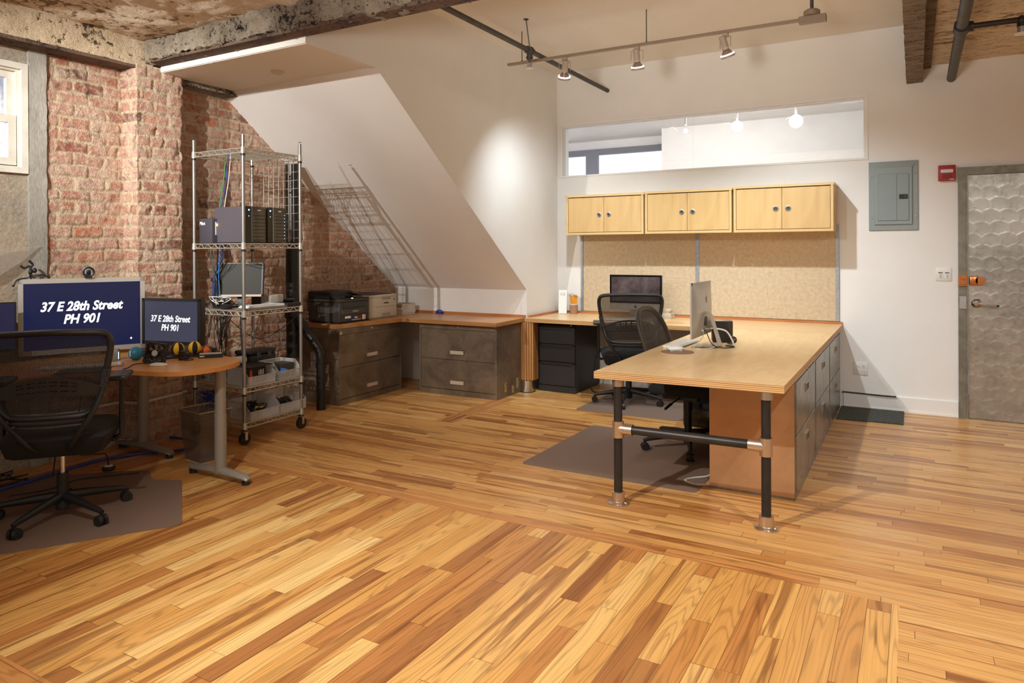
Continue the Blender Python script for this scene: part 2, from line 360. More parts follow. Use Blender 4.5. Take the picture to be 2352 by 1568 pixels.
# ------------------------------------------------------------------ mesh builder
class MB:
    def __init__(s): s.v = []; s.f = []; s.m = []
    def add(s, vs, fs, mi=0):
        o = len(s.v); s.v += [tuple(p) for p in vs]
        for f in fs: s.f.append([o+i for i in f]); s.m.append(mi)
        return s
    def box(s, x0, x1, y0, y1, z0, z1, mi=0, mt=None):
        vs = [(x0, y0, z0), (x1, y0, z0), (x1, y1, z0), (x0, y1, z0), (x0, y0, z1), (x1, y0, z1), (x1, y1, z1), (x0, y1, z1)]
        fs = [(0, 3, 2, 1), (4, 5, 6, 7), (0, 1, 5, 4), (1, 2, 6, 5), (2, 3, 7, 6), (3, 0, 4, 7)]
        o = len(s.v); s.v += vs
        for i, f in enumerate(fs):
            s.f.append([o+q for q in f]); s.m.append(mi if (i > 1 or mt is None) else mt)
        return s
    def rbox(s, x0, x1, y0, y1, z0, z1, r=.01, seg=3, mi=0):
        bm = bmesh.new(); bmesh.ops.create_cube(bm, size=1)
        for v in bm.verts:
            v.co = Vector(((x0+x1)/2+v.co.x*(x1-x0), (y0+y1)/2+v.co.y*(y1-y0), (z0+z1)/2+v.co.z*(z1-z0)))
        bmesh.ops.bevel(bm, geom=list(bm.edges), offset=r, segments=seg, profile=.5, affect='EDGES')
        bm.verts.index_update()
        s.add([v.co[:] for v in bm.verts], [[v.index for v in f.verts] for f in bm.faces], mi); bm.free(); return s
    def obox(s, c, ax, ay, az, hx, hy, hz, mi=0):
        c = Vector(c); ax, ay, az = [Vector(q).normalized() for q in (ax, ay, az)]
        vs = [c+ax*hx*i+ay*hy*j+az*hz*k for k in (-1, 1) for (i, j) in ((-1, -1), (1, -1), (1, 1), (-1, 1))]
        return s.add(vs, [(0, 3, 2, 1), (4, 5, 6, 7), (0, 1, 5, 4), (1, 2, 6, 5), (2, 3, 7, 6), (3, 0, 4, 7)], mi)
    def cyl(s, p0, p1, r0, r1=None, n=16, mi=0, cap=True):
        p0, p1 = Vector(p0), Vector(p1); r1 = r0 if r1 is None else r1
        d = (p1-p0).normalized(); a = d.orthogonal().normalized(); b = d.cross(a)
        vs = []
        for p, r in ((p0, r0), (p1, r1)):
            vs += [p+(a*math.cos(2*PI*i/n)+b*math.sin(2*PI*i/n))*r for i in range(n)]
        fs = [(i, (i+1) % n, n+(i+1) % n, n+i) for i in range(n)]
        if cap: fs += [tuple(reversed(range(n))), tuple(range(n, 2*n))]
        return s.add(vs, fs, mi)
    def tube(s, pts, r, n=8, mi=0, flat=None, cap=True, closed=False):
        pts = [Vector(p) for p in pts]; k = len(pts)
        rs = r if isinstance(r, (list, tuple)) else [r]*k
        T = []
        for i in range(k):
            a = pts[(i-1) % k] if (closed or i > 0) else pts[i]
            b = pts[(i+1) % k] if (closed or i < k-1) else pts[i]
            t = (b-a)
            T.append(t.normalized() if t.length > 1e-9 else Vector((0, 0, 1)))
        u = T[0].orthogonal().normalized() if flat is None else (Vector(flat)-T[0]*T[0].dot(Vector(flat))).normalized()
        vs = []
        for i in range(k):
            if flat is None: u = (u-T[i]*u.dot(T[i])); u = u.normalized() if u.length > 1e-6 else T[i].orthogonal().normalized()
            else:
                q = Vector(flat); u = (q-T[i]*q.dot(T[i])).normalized()
            b = T[i].cross(u)
            ru, rb = (rs[i], rs[i]) if not isinstance(rs[i], (list, tuple)) else rs[i]
            vs += [pts[i]+u*math.cos(2*PI*j/n)*ru+b*math.sin(2*PI*j/n)*rb for j in range(n)]
        fs = []
        for i in range(k if closed else k-1):
            o, q = i*n, ((i+1) % k)*n
            fs += [(o+j, o+(j+1) % n, q+(j+1) % n, q+j) for j in range(n)]
        if cap and not closed: fs += [tuple(reversed(range(n))), tuple(range((k-1)*n, k*n))]
        return s.add(vs, fs, mi)
    def lathe(s, prof, c=(0, 0, 0), n=24, mi=0, ax=(0, 0, 1), sx=1, sy=1):
        c = Vector(c); ax = Vector(ax).normalized(); a = ax.orthogonal().normalized() if abs(ax.z) < .999 else Vector((1, 0, 0)); b = ax.cross(a)
        vs = []; k = len(prof)
        for r, z in prof: vs += [c+ax*z+a*math.cos(2*PI*i/n)*r*sx+b*math.sin(2*PI*i/n)*r*sy for i in range(n)]
        fs = []
        for q in range(k-1): fs += [(q*n+i, q*n+(i+1) % n, (q+1)*n+(i+1) % n, (q+1)*n+i) for i in range(n)]
        if prof[0][0] > 1e-6: fs.append(tuple(reversed(range(n))))
        if prof[-1][0] > 1e-6: fs.append(tuple(range((k-1)*n, k*n)))
        return s.add(vs, fs, mi)
    def sphere(s, c, r, n=18, mi=0):
        rr = r if isinstance(r, (list, tuple)) else (r, r, r)
        m_ = n//2; vs = []
        for i in range(m_+1):
            th = PI*i/m_
            for j in range(n):
                ph = 2*PI*j/n
                vs.append((c[0]+rr[0]*math.sin(th)*math.cos(ph), c[1]+rr[1]*math.sin(th)*math.sin(ph), c[2]+rr[2]*math.cos(th)))
        fs = [(i*n+j, (i+1)*n+j, (i+1)*n+(j+1) % n, i*n+(j+1) % n) for i in range(m_) for j in range(n)]
        return s.add(vs, fs, mi)
    def extr(s, pts, vec, mi=0, ms=None):
        pts = [Vector(p) for p in pts]; vec = Vector(vec); n = len(pts)
        o = len(s.v); s.v += [tuple(p) for p in pts]+[tuple(p+vec) for p in pts]
        s.f.append([o+i for i in reversed(range(n))]); s.m.append(mi)
        s.f.append([o+n+i for i in range(n)]); s.m.append(mi)
        for i in range(n):
            s.f.append([o+i, o+(i+1) % n, o+n+(i+1) % n, o+n+i]); s.m.append(mi if ms is None else ms)
        return s
    def build(s, name, mats, parent=None, ang=35, fix=True):
        me = bpy.data.meshes.new(name); me.from_pydata(s.v, [], s.f); me.update()
        if not isinstance(mats, (list, tuple)): mats = [mats]
        for m in mats: me.materials.append(m)
        me.polygons.foreach_set('material_index', s.m)
        if fix:
            bm = bmesh.new(); bm.from_mesh(me)
            bmesh.ops.remove_doubles(bm, verts=bm.verts, dist=1e-6)
            bmesh.ops.recalc_face_normals(bm, faces=bm.faces); bm.to_mesh(me); bm.free()
        me.polygons.foreach_set('use_smooth', [True]*len(me.polygons))
        me.set_sharp_from_angle(angle=math.radians(ang))
        o = bpy.data.objects.new(name, me); COL.objects.link(o)
        if parent: o.parent = parent
        return o
def cat(pts, n=8):
    pts = [Vector(p) for p in pts]; P_ = [pts[0]]+pts+[pts[-1]]; out = []
    for i in range(1, len(P_)-2):
        a, b, c, d = P_[i-1:i+3]
        for k in range(n):
            t = k/n
            out.append(.5*((2*b)+(c-a)*t+(2*a-5*b+4*c-d)*t*t+(3*b-a-3*c+d)*t**3))
    out.append(pts[-1]); return out
def thing(name, label, cat_, loc=(0, 0, 0), rz=0, group=None):
    o = bpy.data.objects.new(name, None); COL.objects.link(o); o.empty_display_size = .1
    o.location = loc; o.rotation_euler = (0, 0, rz); o['label'] = label; o['category'] = cat_
    if group: o['group'] = group
    return o
def tag(o, label, cat_, group=None):
    o['label'] = label; o['category'] = cat_
    if group: o['group'] = group
    return o
def struct(o, label=None, cat_=None):
    o['kind'] = 'structure'
    if label: o['label'] = label
    if cat_: o['category'] = cat_
    return o
def dup(root, loc=None, rz=None, label=None, parent=None):
    r = root.copy(); COL.objects.link(r)
    if parent is not None: r.parent = parent
    if loc is not None: r.location = loc
    if rz is not None: r.rotation_euler = (0, 0, rz)
    if label: r['label'] = label
    for c in list(root.children): dup(c, parent=r)
    return r
def text_mesh(txt, size, shear=0., offset=0., ext=.0006, bold_sx=1., align='CENTER', space=1.):
    cu = bpy.data.curves.new('t', 'FONT'); cu.body = txt; cu.size = size; cu.shear = shear; cu.offset = offset
    cu.extrude = ext; cu.align_x = align; cu.align_y = 'CENTER'; cu.space_character = space; cu.resolution_u = 4
    to = bpy.data.objects.new('t', cu); COL.objects.link(to)
    bpy.context.view_layer.update()
    me = bpy.data.meshes.new_from_object(to.evaluated_get(bpy.context.evaluated_depsgraph_get()))
    bpy.data.objects.remove(to)
    return me
def lettering(name, txt, size, mat, parent, M_, shear=0., offset=0., sx=1.):
    me = text_mesh(txt, size, shear, offset)
    me.transform(M_ @ Matrix.Diagonal((sx, 1, 1, 1)))
    me.materials.clear(); me.materials.append(mat)
    o = bpy.data.objects.new(name, me); COL.objects.link(o); o.parent = parent; return o
def frame_M(origin, ex, ey):
    ex = Vector(ex).normalized(); ey = Vector(ey).normalized(); ez = ex.cross(ey)
    m = Matrix((ex, ey, ez)).transposed().to_4x4(); m.translation = Vector(origin); return m
# ================================================================== SETTING
XC = -3.348      # side face of the stair enclosure
YB = 6.906       # white end wall
XL = -5.0        # brick wall
def grid(name, xs, ys, z, mat, disp=0., sc_=2., parent=None):
    g = MB(); nx, ny = xs[2], ys[2]
    for j in range(ny+1):
        for i in range(nx+1):
            x = xs[0]+(xs[1]-xs[0])*i/nx; y = ys[0]+(ys[1]-ys[0])*j/ny
            g.v.append((x, y, z+disp*noise.fractal(Vector((x, y, 3.3))*sc_, 1., 2., 4)))
    for j in range(ny):
        for i in range(nx):
            a = j*(nx+1)+i; g.f.append([a, a+1, a+nx+2, a+nx+1]); g.m.append(0)
    return g.build(name, mat, parent, fix=False)
# floor: outer boards run along the end wall, inlay runs towards it
f = MB()
IX0, IX1, IY0, IY1 = -6.2, -.056, 1.262, 3.160
def fq(x0, x1, y0, y1, mi): f.add([(x0, y0, 0), (x1, y0, 0), (x1, y1, 0), (x0, y1, 0)], [(0, 1, 2, 3)], mi)
fq(-6.2, 5, -5, IY0-.09, 0); fq(-6.2, IX1, IY0-.09, IY0, 2); fq(IX1, 5, IY0-.09, IY1, 0)
fq(IX0, IX1, IY0, IY1, 1)
fq(-6.2, -.35, IY1, IY1+.075, 2); fq(-.35, 5, IY1, IY1+.075, 0)
fq(-6.2, 5, IY1+.075, 3.7, 0)
fq(-6.2, -3.42, 3.7, 8, 0); fq(-3.42, -3.26, 3.7, 4.75, 0); fq(-3.42, -3.26, 4.75, 5.8, 3); fq(-3.42, -3.26, 5.8, 8, 0); fq(-3.26, 5, 3.7, 8, 0)
fl = f.build('floor', [M_FLOOR, M_INLAY, M_BORDER, M_BORDERY], fix=False)
struct(fl)

# end wall with clerestory opening
WX0, WX1, WZ0, WZ1 = -3.29, -.378, 2.187, 2.715
wb = MB()
TH = .16
def wq(x0, x1, z0, z1): wb.box(x0, x1, YB, YB+TH, z0, z1)
wq(XC, WX0, 0, 3.30); wq(WX0, WX1, 0, WZ0); wq(WX0, WX1, WZ1, 3.30); wq(WX1, .32, 0, 3.30)
wq(.32, 1.36, 2.046, 3.3); wq(1.36, 5, 0, 3.3)
wq(-5.4, XC, 0, 3.30)
struct(wb.build('wall_back', M_WHITE))
# side face of the stair enclosure (cut along the slope)
we = MB()
outline = [(XC-.002, 3.278, 2.718), (XC-.002, 3.948, 2.708), (XC-.002, 6.195, 1.0), (XC-.002, 6.195, 0), (XC-.002, YB, 0), (XC-.002, YB, 3.30), (XC-.002, 3.278, 3.30)]
we.extr(outline, (-.06, 0, 0))
struct(we.build('wall_stair_side', M_WHITE))
# soffit, slope and knee wall
so = MB()
so.box(-4.86, XC-.003, 3.278, 3.948, 2.713, 2.80)
so.box(-4.82, XC-.003, 3.268, 3.285, 2.716, 2.90)
struct(so.build('trim_soffit', M_CEILW), 'white boxed soffit over the top of the slope')
sl = MB()
sl.extr([(XC-.004, 3.94, 2.713), (XC-.004, 6.20, .995), (XC-.004, 6.26, 1.05), (XC-.004, 4.0, 2.79)], (-5.06-XC, 0, 0))
struct(sl.build('wall_slope', M_WHITE))
kn = MB(); kn.box(-5.06, XC-.004, 6.20, 6.28, 0, 1.03); struct(kn.build('wall_knee', M_WHITE))
sx_ = MB(); sx_.box(-5.06, -4.86, 3.44, 4.06, 2.675, 2.78); 
o = sx_.build('trim_lintel', M_BEAMC)
struct(o)

# ceilings
struct(MB().box(XC-.06, .06, 3.30, YB+.05, 3.29, 3.34).build('ceiling', M_CEILW))
rc = grid('ceiling_rough_left', (-5.3, -.06, 300), (-1.8, 3.32, 280), 2.935, M_ROUGHC, .035, 2.2)
struct(rc)
rr = grid('ceiling_rough_right', (.05, 3.4, 110), (-1.8, YB, 200), 2.93, M_TRAV, .012, 2.)
struct(rr)
struct(MB().box(-5.4, 3.5, -1.85, 7.1, 3.35, 3.45).build('ceiling_slab', M_CEILW))
def beam(name, x0, x1, y0, y1, z0, z1, mat, amp, step=.02, sc_=9.):
    """box with broken, displaced faces"""
    bm = bmesh.new()
    g = MB()
    def face(o, a, b, la, lb):
        na, nb = max(1, int(la/step)), max(1, int(lb/step)); base = len(g.v)
        for j in range(nb+1):
            for i in range(na+1):
                p = Vector(o)+Vector(a)*la*i/na+Vector(b)*lb*j/nb
                d = Vector((noise.fractal(p*sc_, 1., 2., 5), noise.fractal(p*sc_+Vector((9, 0, 0)), 1., 2., 5), noise.fractal(p*sc_+Vector((0, 9, 0)), 1., 2., 5)))
                g.v.append(tuple(p+d*amp))
        for j in range(nb):
            for i in range(na):
                q = base+j*(na+1)+i; g.f.append([q, q+1, q+na+2, q+na+1]); g.m.append(0)
    lx, ly, lz = x1-x0, y1-y0, z1-z0
    face((x0, y0, z0), (1, 0, 0), (0, 0, 1), lx, lz); face((x1, y1, z0), (-1, 0, 0), (0, 0, 1), lx, lz)
    face((x0, y1, z0), (0, -1, 0), (0, 0, 1), ly, lz); face((x1, y0, z0), (0, 1, 0), (0, 0, 1), ly, lz)
    face((x0, y0, z0), (1, 0, 0), (0, 1, 0), lx, ly)
    bm.free()
    return g.build(name, mat, ang=60)
struct(beam('trim_beam_cross', -4.84, -.05, 3.145, 3.275, 2.775, 2.96, M_BEAMC, .028, .012, 11.))
struct(MB().box(-4.84, -.05, 3.16, 3.276, 2.757, 2.778).box(-4.84, -.05, 3.276, 3.33, 2.80, 3.3).build('trim_beam_cross_flange', M_RUST))
struct(beam('trim_beam_wall', -5.04, -4.84, -1.6, 3.22, 2.735, 2.96, M_BEAMS, .014, .025, 6.))
struct(MB().box(-5.05, -4.835, -1.6, 3.16, 2.712, 2.735).build('trim_beam_wall_flange', M_RUST))
struct(beam('trim_beam_right', -.056, .062, 3.3, YB, 2.79, 3.29, M_BEAMR, .004, .02, 14.))
struct(MB().box(.062, .125, -1.6, YB, 2.90, 2.96).build('trim_beam_right_ledge', M_BEAMR))

# brick
def brick_path(name, pts, z0, z1, res=.009, seed=0, taper=False):
    segs = []; tot = 0
    for a, b in zip(pts[:-1], pts[1:]):
        l = (Vector(b)-Vector(a)).length; segs.append((Vector(a), Vector(b), l, tot)); tot += l
    ns = max(2, int(tot/res)); nz = int((z1-z0)/res); H = .083
    vs = []; ba = []; bi = []
    norms = []
    for a, b, l, t in segs:
        d = (b-a)/l; norms.append(Vector((d.y, -d.x)))
    for j in range(nz+1):
        z = z0+(z1-z0)*j/nz
        for i in range(ns+1):
            s = tot*i/ns; k = 0
            while k < len(segs)-1 and s > segs[k][3]+segs[k][2]: k += 1
            a, b, l, t = segs[k]; p = a+(b-a)*((s-t)/l); n = norms[k]
            # corner blending
            if k+1 < len(segs) and t+l-s < .012: n = (n+norms[k+1]).normalized()
            if k > 0 and s-t < .012: n = (n+norms[k-1]).normalized()
            q = Vector((s+seed, z, seed))
            ws = s+seed+.012*noise.noise(q*6); wz = z+.010*noise.noise(q*5+Vector((3, 1, 0)))+.012*noise.noise(q*1.2)
            row = math.floor(wz/H); fz = wz/H-row
            hd = (row % 6 == 2); ln = .105 if hd else .212
            off = (row % 2)*.5*ln+.031*((row*7919) % 13)/13
            uu = (ws+off)/ln; c = math.floor(uu); fu = uu-c
            ed = min(min(fz, 1-fz)*H, min(fu, 1-fu)*ln)
            rn = noise.cell(Vector((row*1.37+seed, c*2.11, .5)))
            rn = (rn*.5+.5) if rn < 0 else rn
            rn2 = noise.cell(Vector((c*3.1, row*1.7, 7.5)))
            er = .0075+.004*noise.noise(q*20)+.003*noise.noise(q*3)
            m = max(0., min(1., (ed-er)/.0035)); m = m*m*(3-2*m)
            h = .0095*m*(.4+.7*abs(rn2))+.004*noise.fractal(q*24, 1., 2., 5)+.012*noise.fractal(q*1.6, 1., 2., 3)
            h -= .012*max(0., noise.noise(q*9+Vector((5, 5, 5)))-.35)*3
            vs.append((p.x+n.x*h, p.y+n.y*h, z)); ba.append(m); bi.append(abs(rn) % 1)
    fs = [(j*(ns+1)+i, j*(ns+1)+i+1, (j+1)*(ns+1)+i+1, (j+1)*(ns+1)+i) for j in range(nz) for i in range(ns)]
    me = bpy.data.meshes.new(name); me.from_pydata(vs, [], fs); me.update()
    for nm, dat in (('brick', ba), ('brick_id', bi)):
        at = me.attributes.new(nm, 'FLOAT', 'POINT'); at.data.foreach_set('value', dat)
    me.polygons.foreach_set('use_smooth', [True]*len(fs)); me.materials.append(M_BRICK)
    o = bpy.data.objects.new(name, me); COL.objects.link(o); return struct(o)
brick_path('wall_left', [(XL-.01, 2.55), (XL-.01, 6.24)], 0, 2.80, .0095, 0.)
brick_path('wall_left_pillar', [(-5.03, 3.085), (-4.825, 3.085), (-4.825, 3.44), (-5.03, 3.44)], 0, 2.745, .008, 4.2)
struct(MB().box(-5.3, -5.04, 2.40, 6.4, 0, 2.96).build('wall_left_core', M_CONC))
# concrete bay with the window opening (sashes further below)
VY0, VY1, VZ0, VZ1 = 1.55, 2.452, 1.905, 2.612
cw = MB()
cw.box(-5.28, XL-.012, -1.6, 2.46, 0, VZ0); cw.box(-5.28, XL-.012, -1.6, 2.46, VZ1, 2.74); cw.box(-5.28, XL-.012, -1.6, VY0, VZ0, VZ1)
struct(cw.build('wall_left_window_bay', M_CONC))
struct(beam('trim_jamb', -5.26, XL+.012, VY1+.006, 2.565, 0, 2.72, M_JAMB, .005, .02, 10.))
wd = MB()
def fr(y0, y1, z0, z1, x, t, d=.03, mi=0):
    wd.box(x-d, x, y0, y1, z1-t, z1, mi); wd.box(x-d, x, y0, y1, z0, z0+t, mi)
    wd.box(x-d, x, y0, y0+t, z0+t, z1-t, mi); wd.box(x-d, x, y1-t, y1, z0+t, z1-t, mi)
fr(VY0, VY1, VZ0, VZ1, XL+.015, .038, .09); fr(VY0+.038, VY1-.038, VZ0+.03, VZ1-.03, XL-.012, .02, .06)
zm = 2.255
fr(VY0+.055, VY1-.055, zm-.02, VZ1-.05, XL-.045, .045, .03)
fr(VY0+.055, VY1-.055, VZ0+.045, zm+.02, XL-.012, .05, .03)
wi = struct(wd.build('window_1', M_WINW))
gp = MB(); gp.box(-5.065, -5.061, VY0+.1, VY1-.1, zm+.02, VZ1-.09); gp.box(-5.03, -5.026, VY0+.1, VY1-.1, VZ0+.09, zm-.02)
gp.build('window_pane', M_GLASS, wi)
MB().cyl((-5.02, 2.1, zm+.03), (-4.995, 2.1, zm+.03), .012).box(-5.0, -4.985, 2.07, 2.13, zm+.026, zm+.036).build('sash_lock', M_CHROME, wi)
# what stands outside: a pale painted brick house front lit by daylight
hb = simple('pale_painted_brick', S(206, 214, 236), .9, bmp=(9, .4, .02), mot=(14, .8, S(182, 194, 226)), scale=(1, 1, 5))
ho = MB(); ho.box(-8.3, -8.0, -2.5, 6, 0, 6)
for k in range(3): ho.box(-8.0, -7.97, -1.2+k*2.1, -.5+k*2.1, 3.1, 4.4)
tag(ho.build('neighbour_house', hb), 'pale blue painted brick house front seen through the left window', 'building')
def area(name, loc, aim, e, col, sx, sy):
    d = bpy.data.lights.new(name, 'AREA'); d.shape = 'RECTANGLE'; d.size = sx; d.size_y = sy; d.energy = e; d.color = col
    o = bpy.data.objects.new(name, d); COL.objects.link(o); o.location = loc
    o.rotation_euler = (Vector(aim)-Vector(loc)).to_track_quat('-Z', 'Y').to_euler(); return o
area('daylight', (-6.2, 1.5, 5.2), (-8.0, 2.0, 2.9), 1900, (.8, .88, 1), 3., 2.)

# clerestory window, and the neighbouring room behind it
cf = MB()
def cfr(x0, x1, z0, z1, t, y0, y1):
    cf.box(x0+t, x1-t, y0, y1, z1-t, z1); cf.box(x0+t, x1-t, y0, y1, z0, z0+t*.5); cf.box(x0, x0+t, y0, y1, z0, z1); cf.box(x1-t, x1, y0, y1, z0, z1)
cfr(WX0-.045, WX1+.028, WZ0-.018, WZ1+.022, .02, YB-.008, YB+.03)
cfr(WX0-.01, WX1+.004, WZ0-.004, WZ1+.004, .012, YB+.03, YB+.12)
w2 = struct(cf.build('window_2', M_TRIMW))
MB().box(WX0, -1.9, YB+.07, YB+.078, WZ0, WZ1).build('window_pane', M_GLASS, w2)
MB().box(-1.898, WX1, YB+.07, YB+.078, WZ0, WZ1).build('window_pane', M_GLASS, w2)
M_FARW = simple('far_room_paint', S(238, 235, 230), .6)
fw = MB()
FY = 10.2
fw.box(-8, -2.8, FY, FY+.1, 0, 2.30); fw.box(-8, 2, FY, FY+.1, 2.93, 3.2); fw.box(-8, -7.5, FY, FY+.1, 2.2, 3.)
fw.box(-3.05, 2, 9.6, 10.3, 0, 3.2)
fw.box(-8, 2, YB+.17, FY+.2, 3.07, 3.12)
fw.box(1.6, 1.7, YB+.17, FY, 0, 3.1); fw.box(-7.8, -7.7, YB+.17, FY, 0, 3.1)
struct(fw.build('wall_far_room', M_FARW))
fwn = MB()
fwn.box(-7.7, -2.85, FY-.04, FY+.04, 2.85, 2.94); fwn.box(-4.44, -4.25, FY-.04, FY+.04, 2.3, 2.85); fwn.box(-7.7, -2.85, FY-.04, FY+.04, 2.3, 2.34)
struct(fwn.build('window_3', simple('grey_window_frame', S(120, 122, 130), .5)))
sk = emit('bright_sky', (.86, .93, 1.), 1.5)
so_ = MB().box(-9, -3, 11.4, 11.45, 1.4, 3.4).build('overcast_sky', sk); tag(so_, 'bright white sky seen through the far room window', 'sky')
for k, (x, y, z) in enumerate(((-1.69, 8.0, 2.74), (-1.085, 8.0, 2.74), (-2.26, 8.0, 2.74))):
    r_ = (.06, .07, .025)[k]
    pl = bpy.data.lights.new('far_room_lamp', 'POINT'); pl.energy = (9, 11, 2)[k]; pl.shadow_soft_size = .02; pl.color = (1, .97, .93)
    po_ = bpy.data.objects.new('far_room_lamp', pl); COL.objects.link(po_); po_.location = (x, y+.13, z-.04)
    bt = thing('ceiling_lamp', ('round glowing lamp behind the high window, middle of the three', 'large glowing lamp behind the right part of the high window', 'small glowing lamp behind the middle of the high window')[k], 'lamp', (x, y, 3.07), 0)
    MB().cyl((0, 0, 0), (0, 0, z-3.07+.06), .012).build('stem', M_WPLAST, bt)
    MB().sphere((0, 0, z-3.07+.0), r_).build('bulb', emit('globe_glow', (1, .98, .95), 14 if k < 2 else 9), bt)
area('far_room_light', (-3.0, 8.0, 3.0), (-3.4, 9.0, 1.4), 48, (1., .95, .88), 3, .8)

# baseboards, door, frame
bb = MB().box(-.55, .31, YB-.014, YB, 0, .125).box(-.55, .31, YB-.018, YB, 0, .018); struct(bb.build('baseboard_back', M_TRIMW))
struct(MB().box(-3.34, -1.1, YB-.014, YB, 0, .1).build('baseboard_back_desk', M_TRIMW))
struct(MB().box(-4.5, -3.4, 6.186, 6.2, 0, .16).build('baseboard_knee', M_TRIMW))
df = MB()
df.box(.312, .378, YB-.035, YB+.05, 0, 2.056); df.box(1.29, 1.356, YB-.035, YB+.05, 0, 2.056); df.box(.378, 1.29, YB-.035, YB+.05, 1.993, 2.056)
df.box(.366, .378, YB-.045, YB-.03, 0, 1.993)
struct(df.build('trim_door_frame', M_FRAME))
# door leaf with overlapping polished discs pressed into the steel
def disc_door():
    x0, x1, z0, z1 = .384, 1.284, .008, 1.987; res = .0055
    nx = int((x1-x0)/res); nz = int((z1-z0)/res); vs = []
    sxp, szp, R_ = .118, .096, .078
    rnd = random.Random(3); jit = {}
    for j in range(nz+1):
        z = z0+(z1-z0)*j/nz
        for i in range(nx+1):
            x = x0+(x1-x0)*i/nx; h = 0.; best = None
            rj = math.floor(z/szp)
            for r in (rj-1, rj, rj+1):
                off = .5*sxp*(r % 2); ci = math.floor((x-off)/sxp)
                for c in (ci, ci+1):
                    if (r, c) not in jit: jit[(r, c)] = (rnd.uniform(-.006, .006), rnd.uniform(-.005, .005))
                    cx_ = off+c*sxp+jit[(r, c)][0]; cz_ = r*szp+jit[(r, c)][1]
                    d = math.hypot(x-cx_, z-cz_)
                    if d < R_:
                        key = -r
                        if best is None or key > best[0]: best = (key, d, x-cx_, z-cz_)
            if best: t = best[1]/R_; h = -.0011*(1-t*t)+.00010*math.sin(best[1]*420)
            vs.append((x, YB-.022-h, z))
    fs = [(j*(nx+1)+i, j*(nx+1)+i+1, (j+1)*(nx+1)+i+1, (j+1)*(nx+1)+i) for j in range(nz) for i in range(nx)]
    me = bpy.data.meshes.new('door_1'); me.from_pydata(vs, [], fs); me.update()
    me.polygons.foreach_set('use_smooth', [True]*len(fs)); me.materials.append(M_DOORM)
    o = bpy.data.objects.new('door_1', me); COL.objects.link(o); return struct(o)
dr = disc_door()
MB().box(.384, 1.284, YB-.014, YB+.02, .008, 1.987).build('door_core', M_FRAME, dr)
h = MB(); h.lathe([(.0, .03), (.02, .028), (.036, .012), (.038, 0)], (.435, YB-.026, .948), 24, ax=(0, -1, 0))
h.cyl((.435, YB-.04, .948), (.435, YB-.085, .948), .011)
h.tube(cat([(.435, YB-.08, .948), (.47, YB-.083, .945), (.53, YB-.08, .937), (.565, YB-.075, .932)]), .0095, 10)
h.build('door_handle', M_CHROME, dr)
MB().cyl((.565, YB-.075, .932), (.585, YB-.074, .930), .0075).build('handle_tip', M_BLACK, dr)
dl = MB(); dl.box(.31, .372, YB-.056, YB-.036, 1.085, 1.175); dl.rbox(.385, .455, YB-.05, YB-.024, 1.092, 1.168, .012, 2)
dl.cyl((.462, YB-.024, 1.13), (.462, YB-.05, 1.13), .036, .033, 24); dl.box(.33, .36, YB-.07, YB-.05, 1.10, 1.12); dl.box(.33, .36, YB-.07, YB-.05, 1.14, 1.16)
dl.build('deadbolt', M_BRASS, dr)
MB().cyl((.465, YB-.05, 1.13), (.465, YB-.058, 1.13), .016).build('deadbolt_thumb_turn', M_BRASS, dr)
MB().box(.318, .376, YB-.042, YB-.034, .90, 1.0).box(.345, .365, YB-.05, YB-.04, .925, .975).build('strike_plate', M_SATIN, dr)

# ================================================================== WALL FITTINGS
t = thing('electrical_panel', 'grey metal breaker panel on the white wall left of the door', 'electrical panel', (-.158, YB, 1.844))
MB().rbox(-.187, .187, -.012, 0, -.296, .296, .004, 1).extr([(-.187, -.012, .296), (.187, -.012, .296), (.14, -.022, .24), (-.14, -.022, .24)], (0, .004, 0)).rbox(-.142, .142, -.024, -.01, -.245, .245, .003, 1).build('cover', M_PANEL, t)
MB().rbox(-.118, .118, -.031, -.022, -.212, .188, .003, 1).build('panel_door', simple('grey_enamel_door', S(140, 151, 149), .42, .1), t)
MB().box(.026, .028, -.032, -.03, -.21, .185).build('door_seam', M_DGREY, t)
lt = MB().box(.045, .108, -.037, -.03, -.028, .01).build('latch', M_BLACK, t)
MB().box(.085, .1, -.04, -.036, -.02, .004).build('latch_button', M_DGREY, lt)
for sx2, sz2 in ((-.165, .17), (.165, .19), (-.165, -.19), (.165, -.18)):
    MB().sphere((sx2, -.014, sz2), .005, 8).build('screw', M_SATIN, t)

t = thing('fire_alarm_strobe', 'red fire alarm strobe with clear lens beside the door top', 'fire alarm', (.234, YB, 2.016))
MB().rbox(-.062, .062, -.03, 0, -.065, .065, .006, 2).build('housing', M_RED, t)
MB().rbox(-.045, .045, -.05, -.028, .0, .03, .006, 2).build('lens', simple('strobe_lens', S(222, 216, 210), .1, 0), t)
g = MB()
for k in range(6):
    g.box(-.03, .03, -.032, -.029, -.045+k*.006, -.043+k*.006)
g.box(-.03, -.028, -.032, -.029, -.045, -.013); g.box(.028, .03, -.032, -.029, -.045, -.013)
g.build('sounder_grille', simple('dark_red', S(110, 22, 28), .5), t)
lettering('lettering', 'FIRE', .02, M_WPLAST, t, frame_M((.035, -.0305, -.055), (1, 0, 0), (0, 0, 1)))

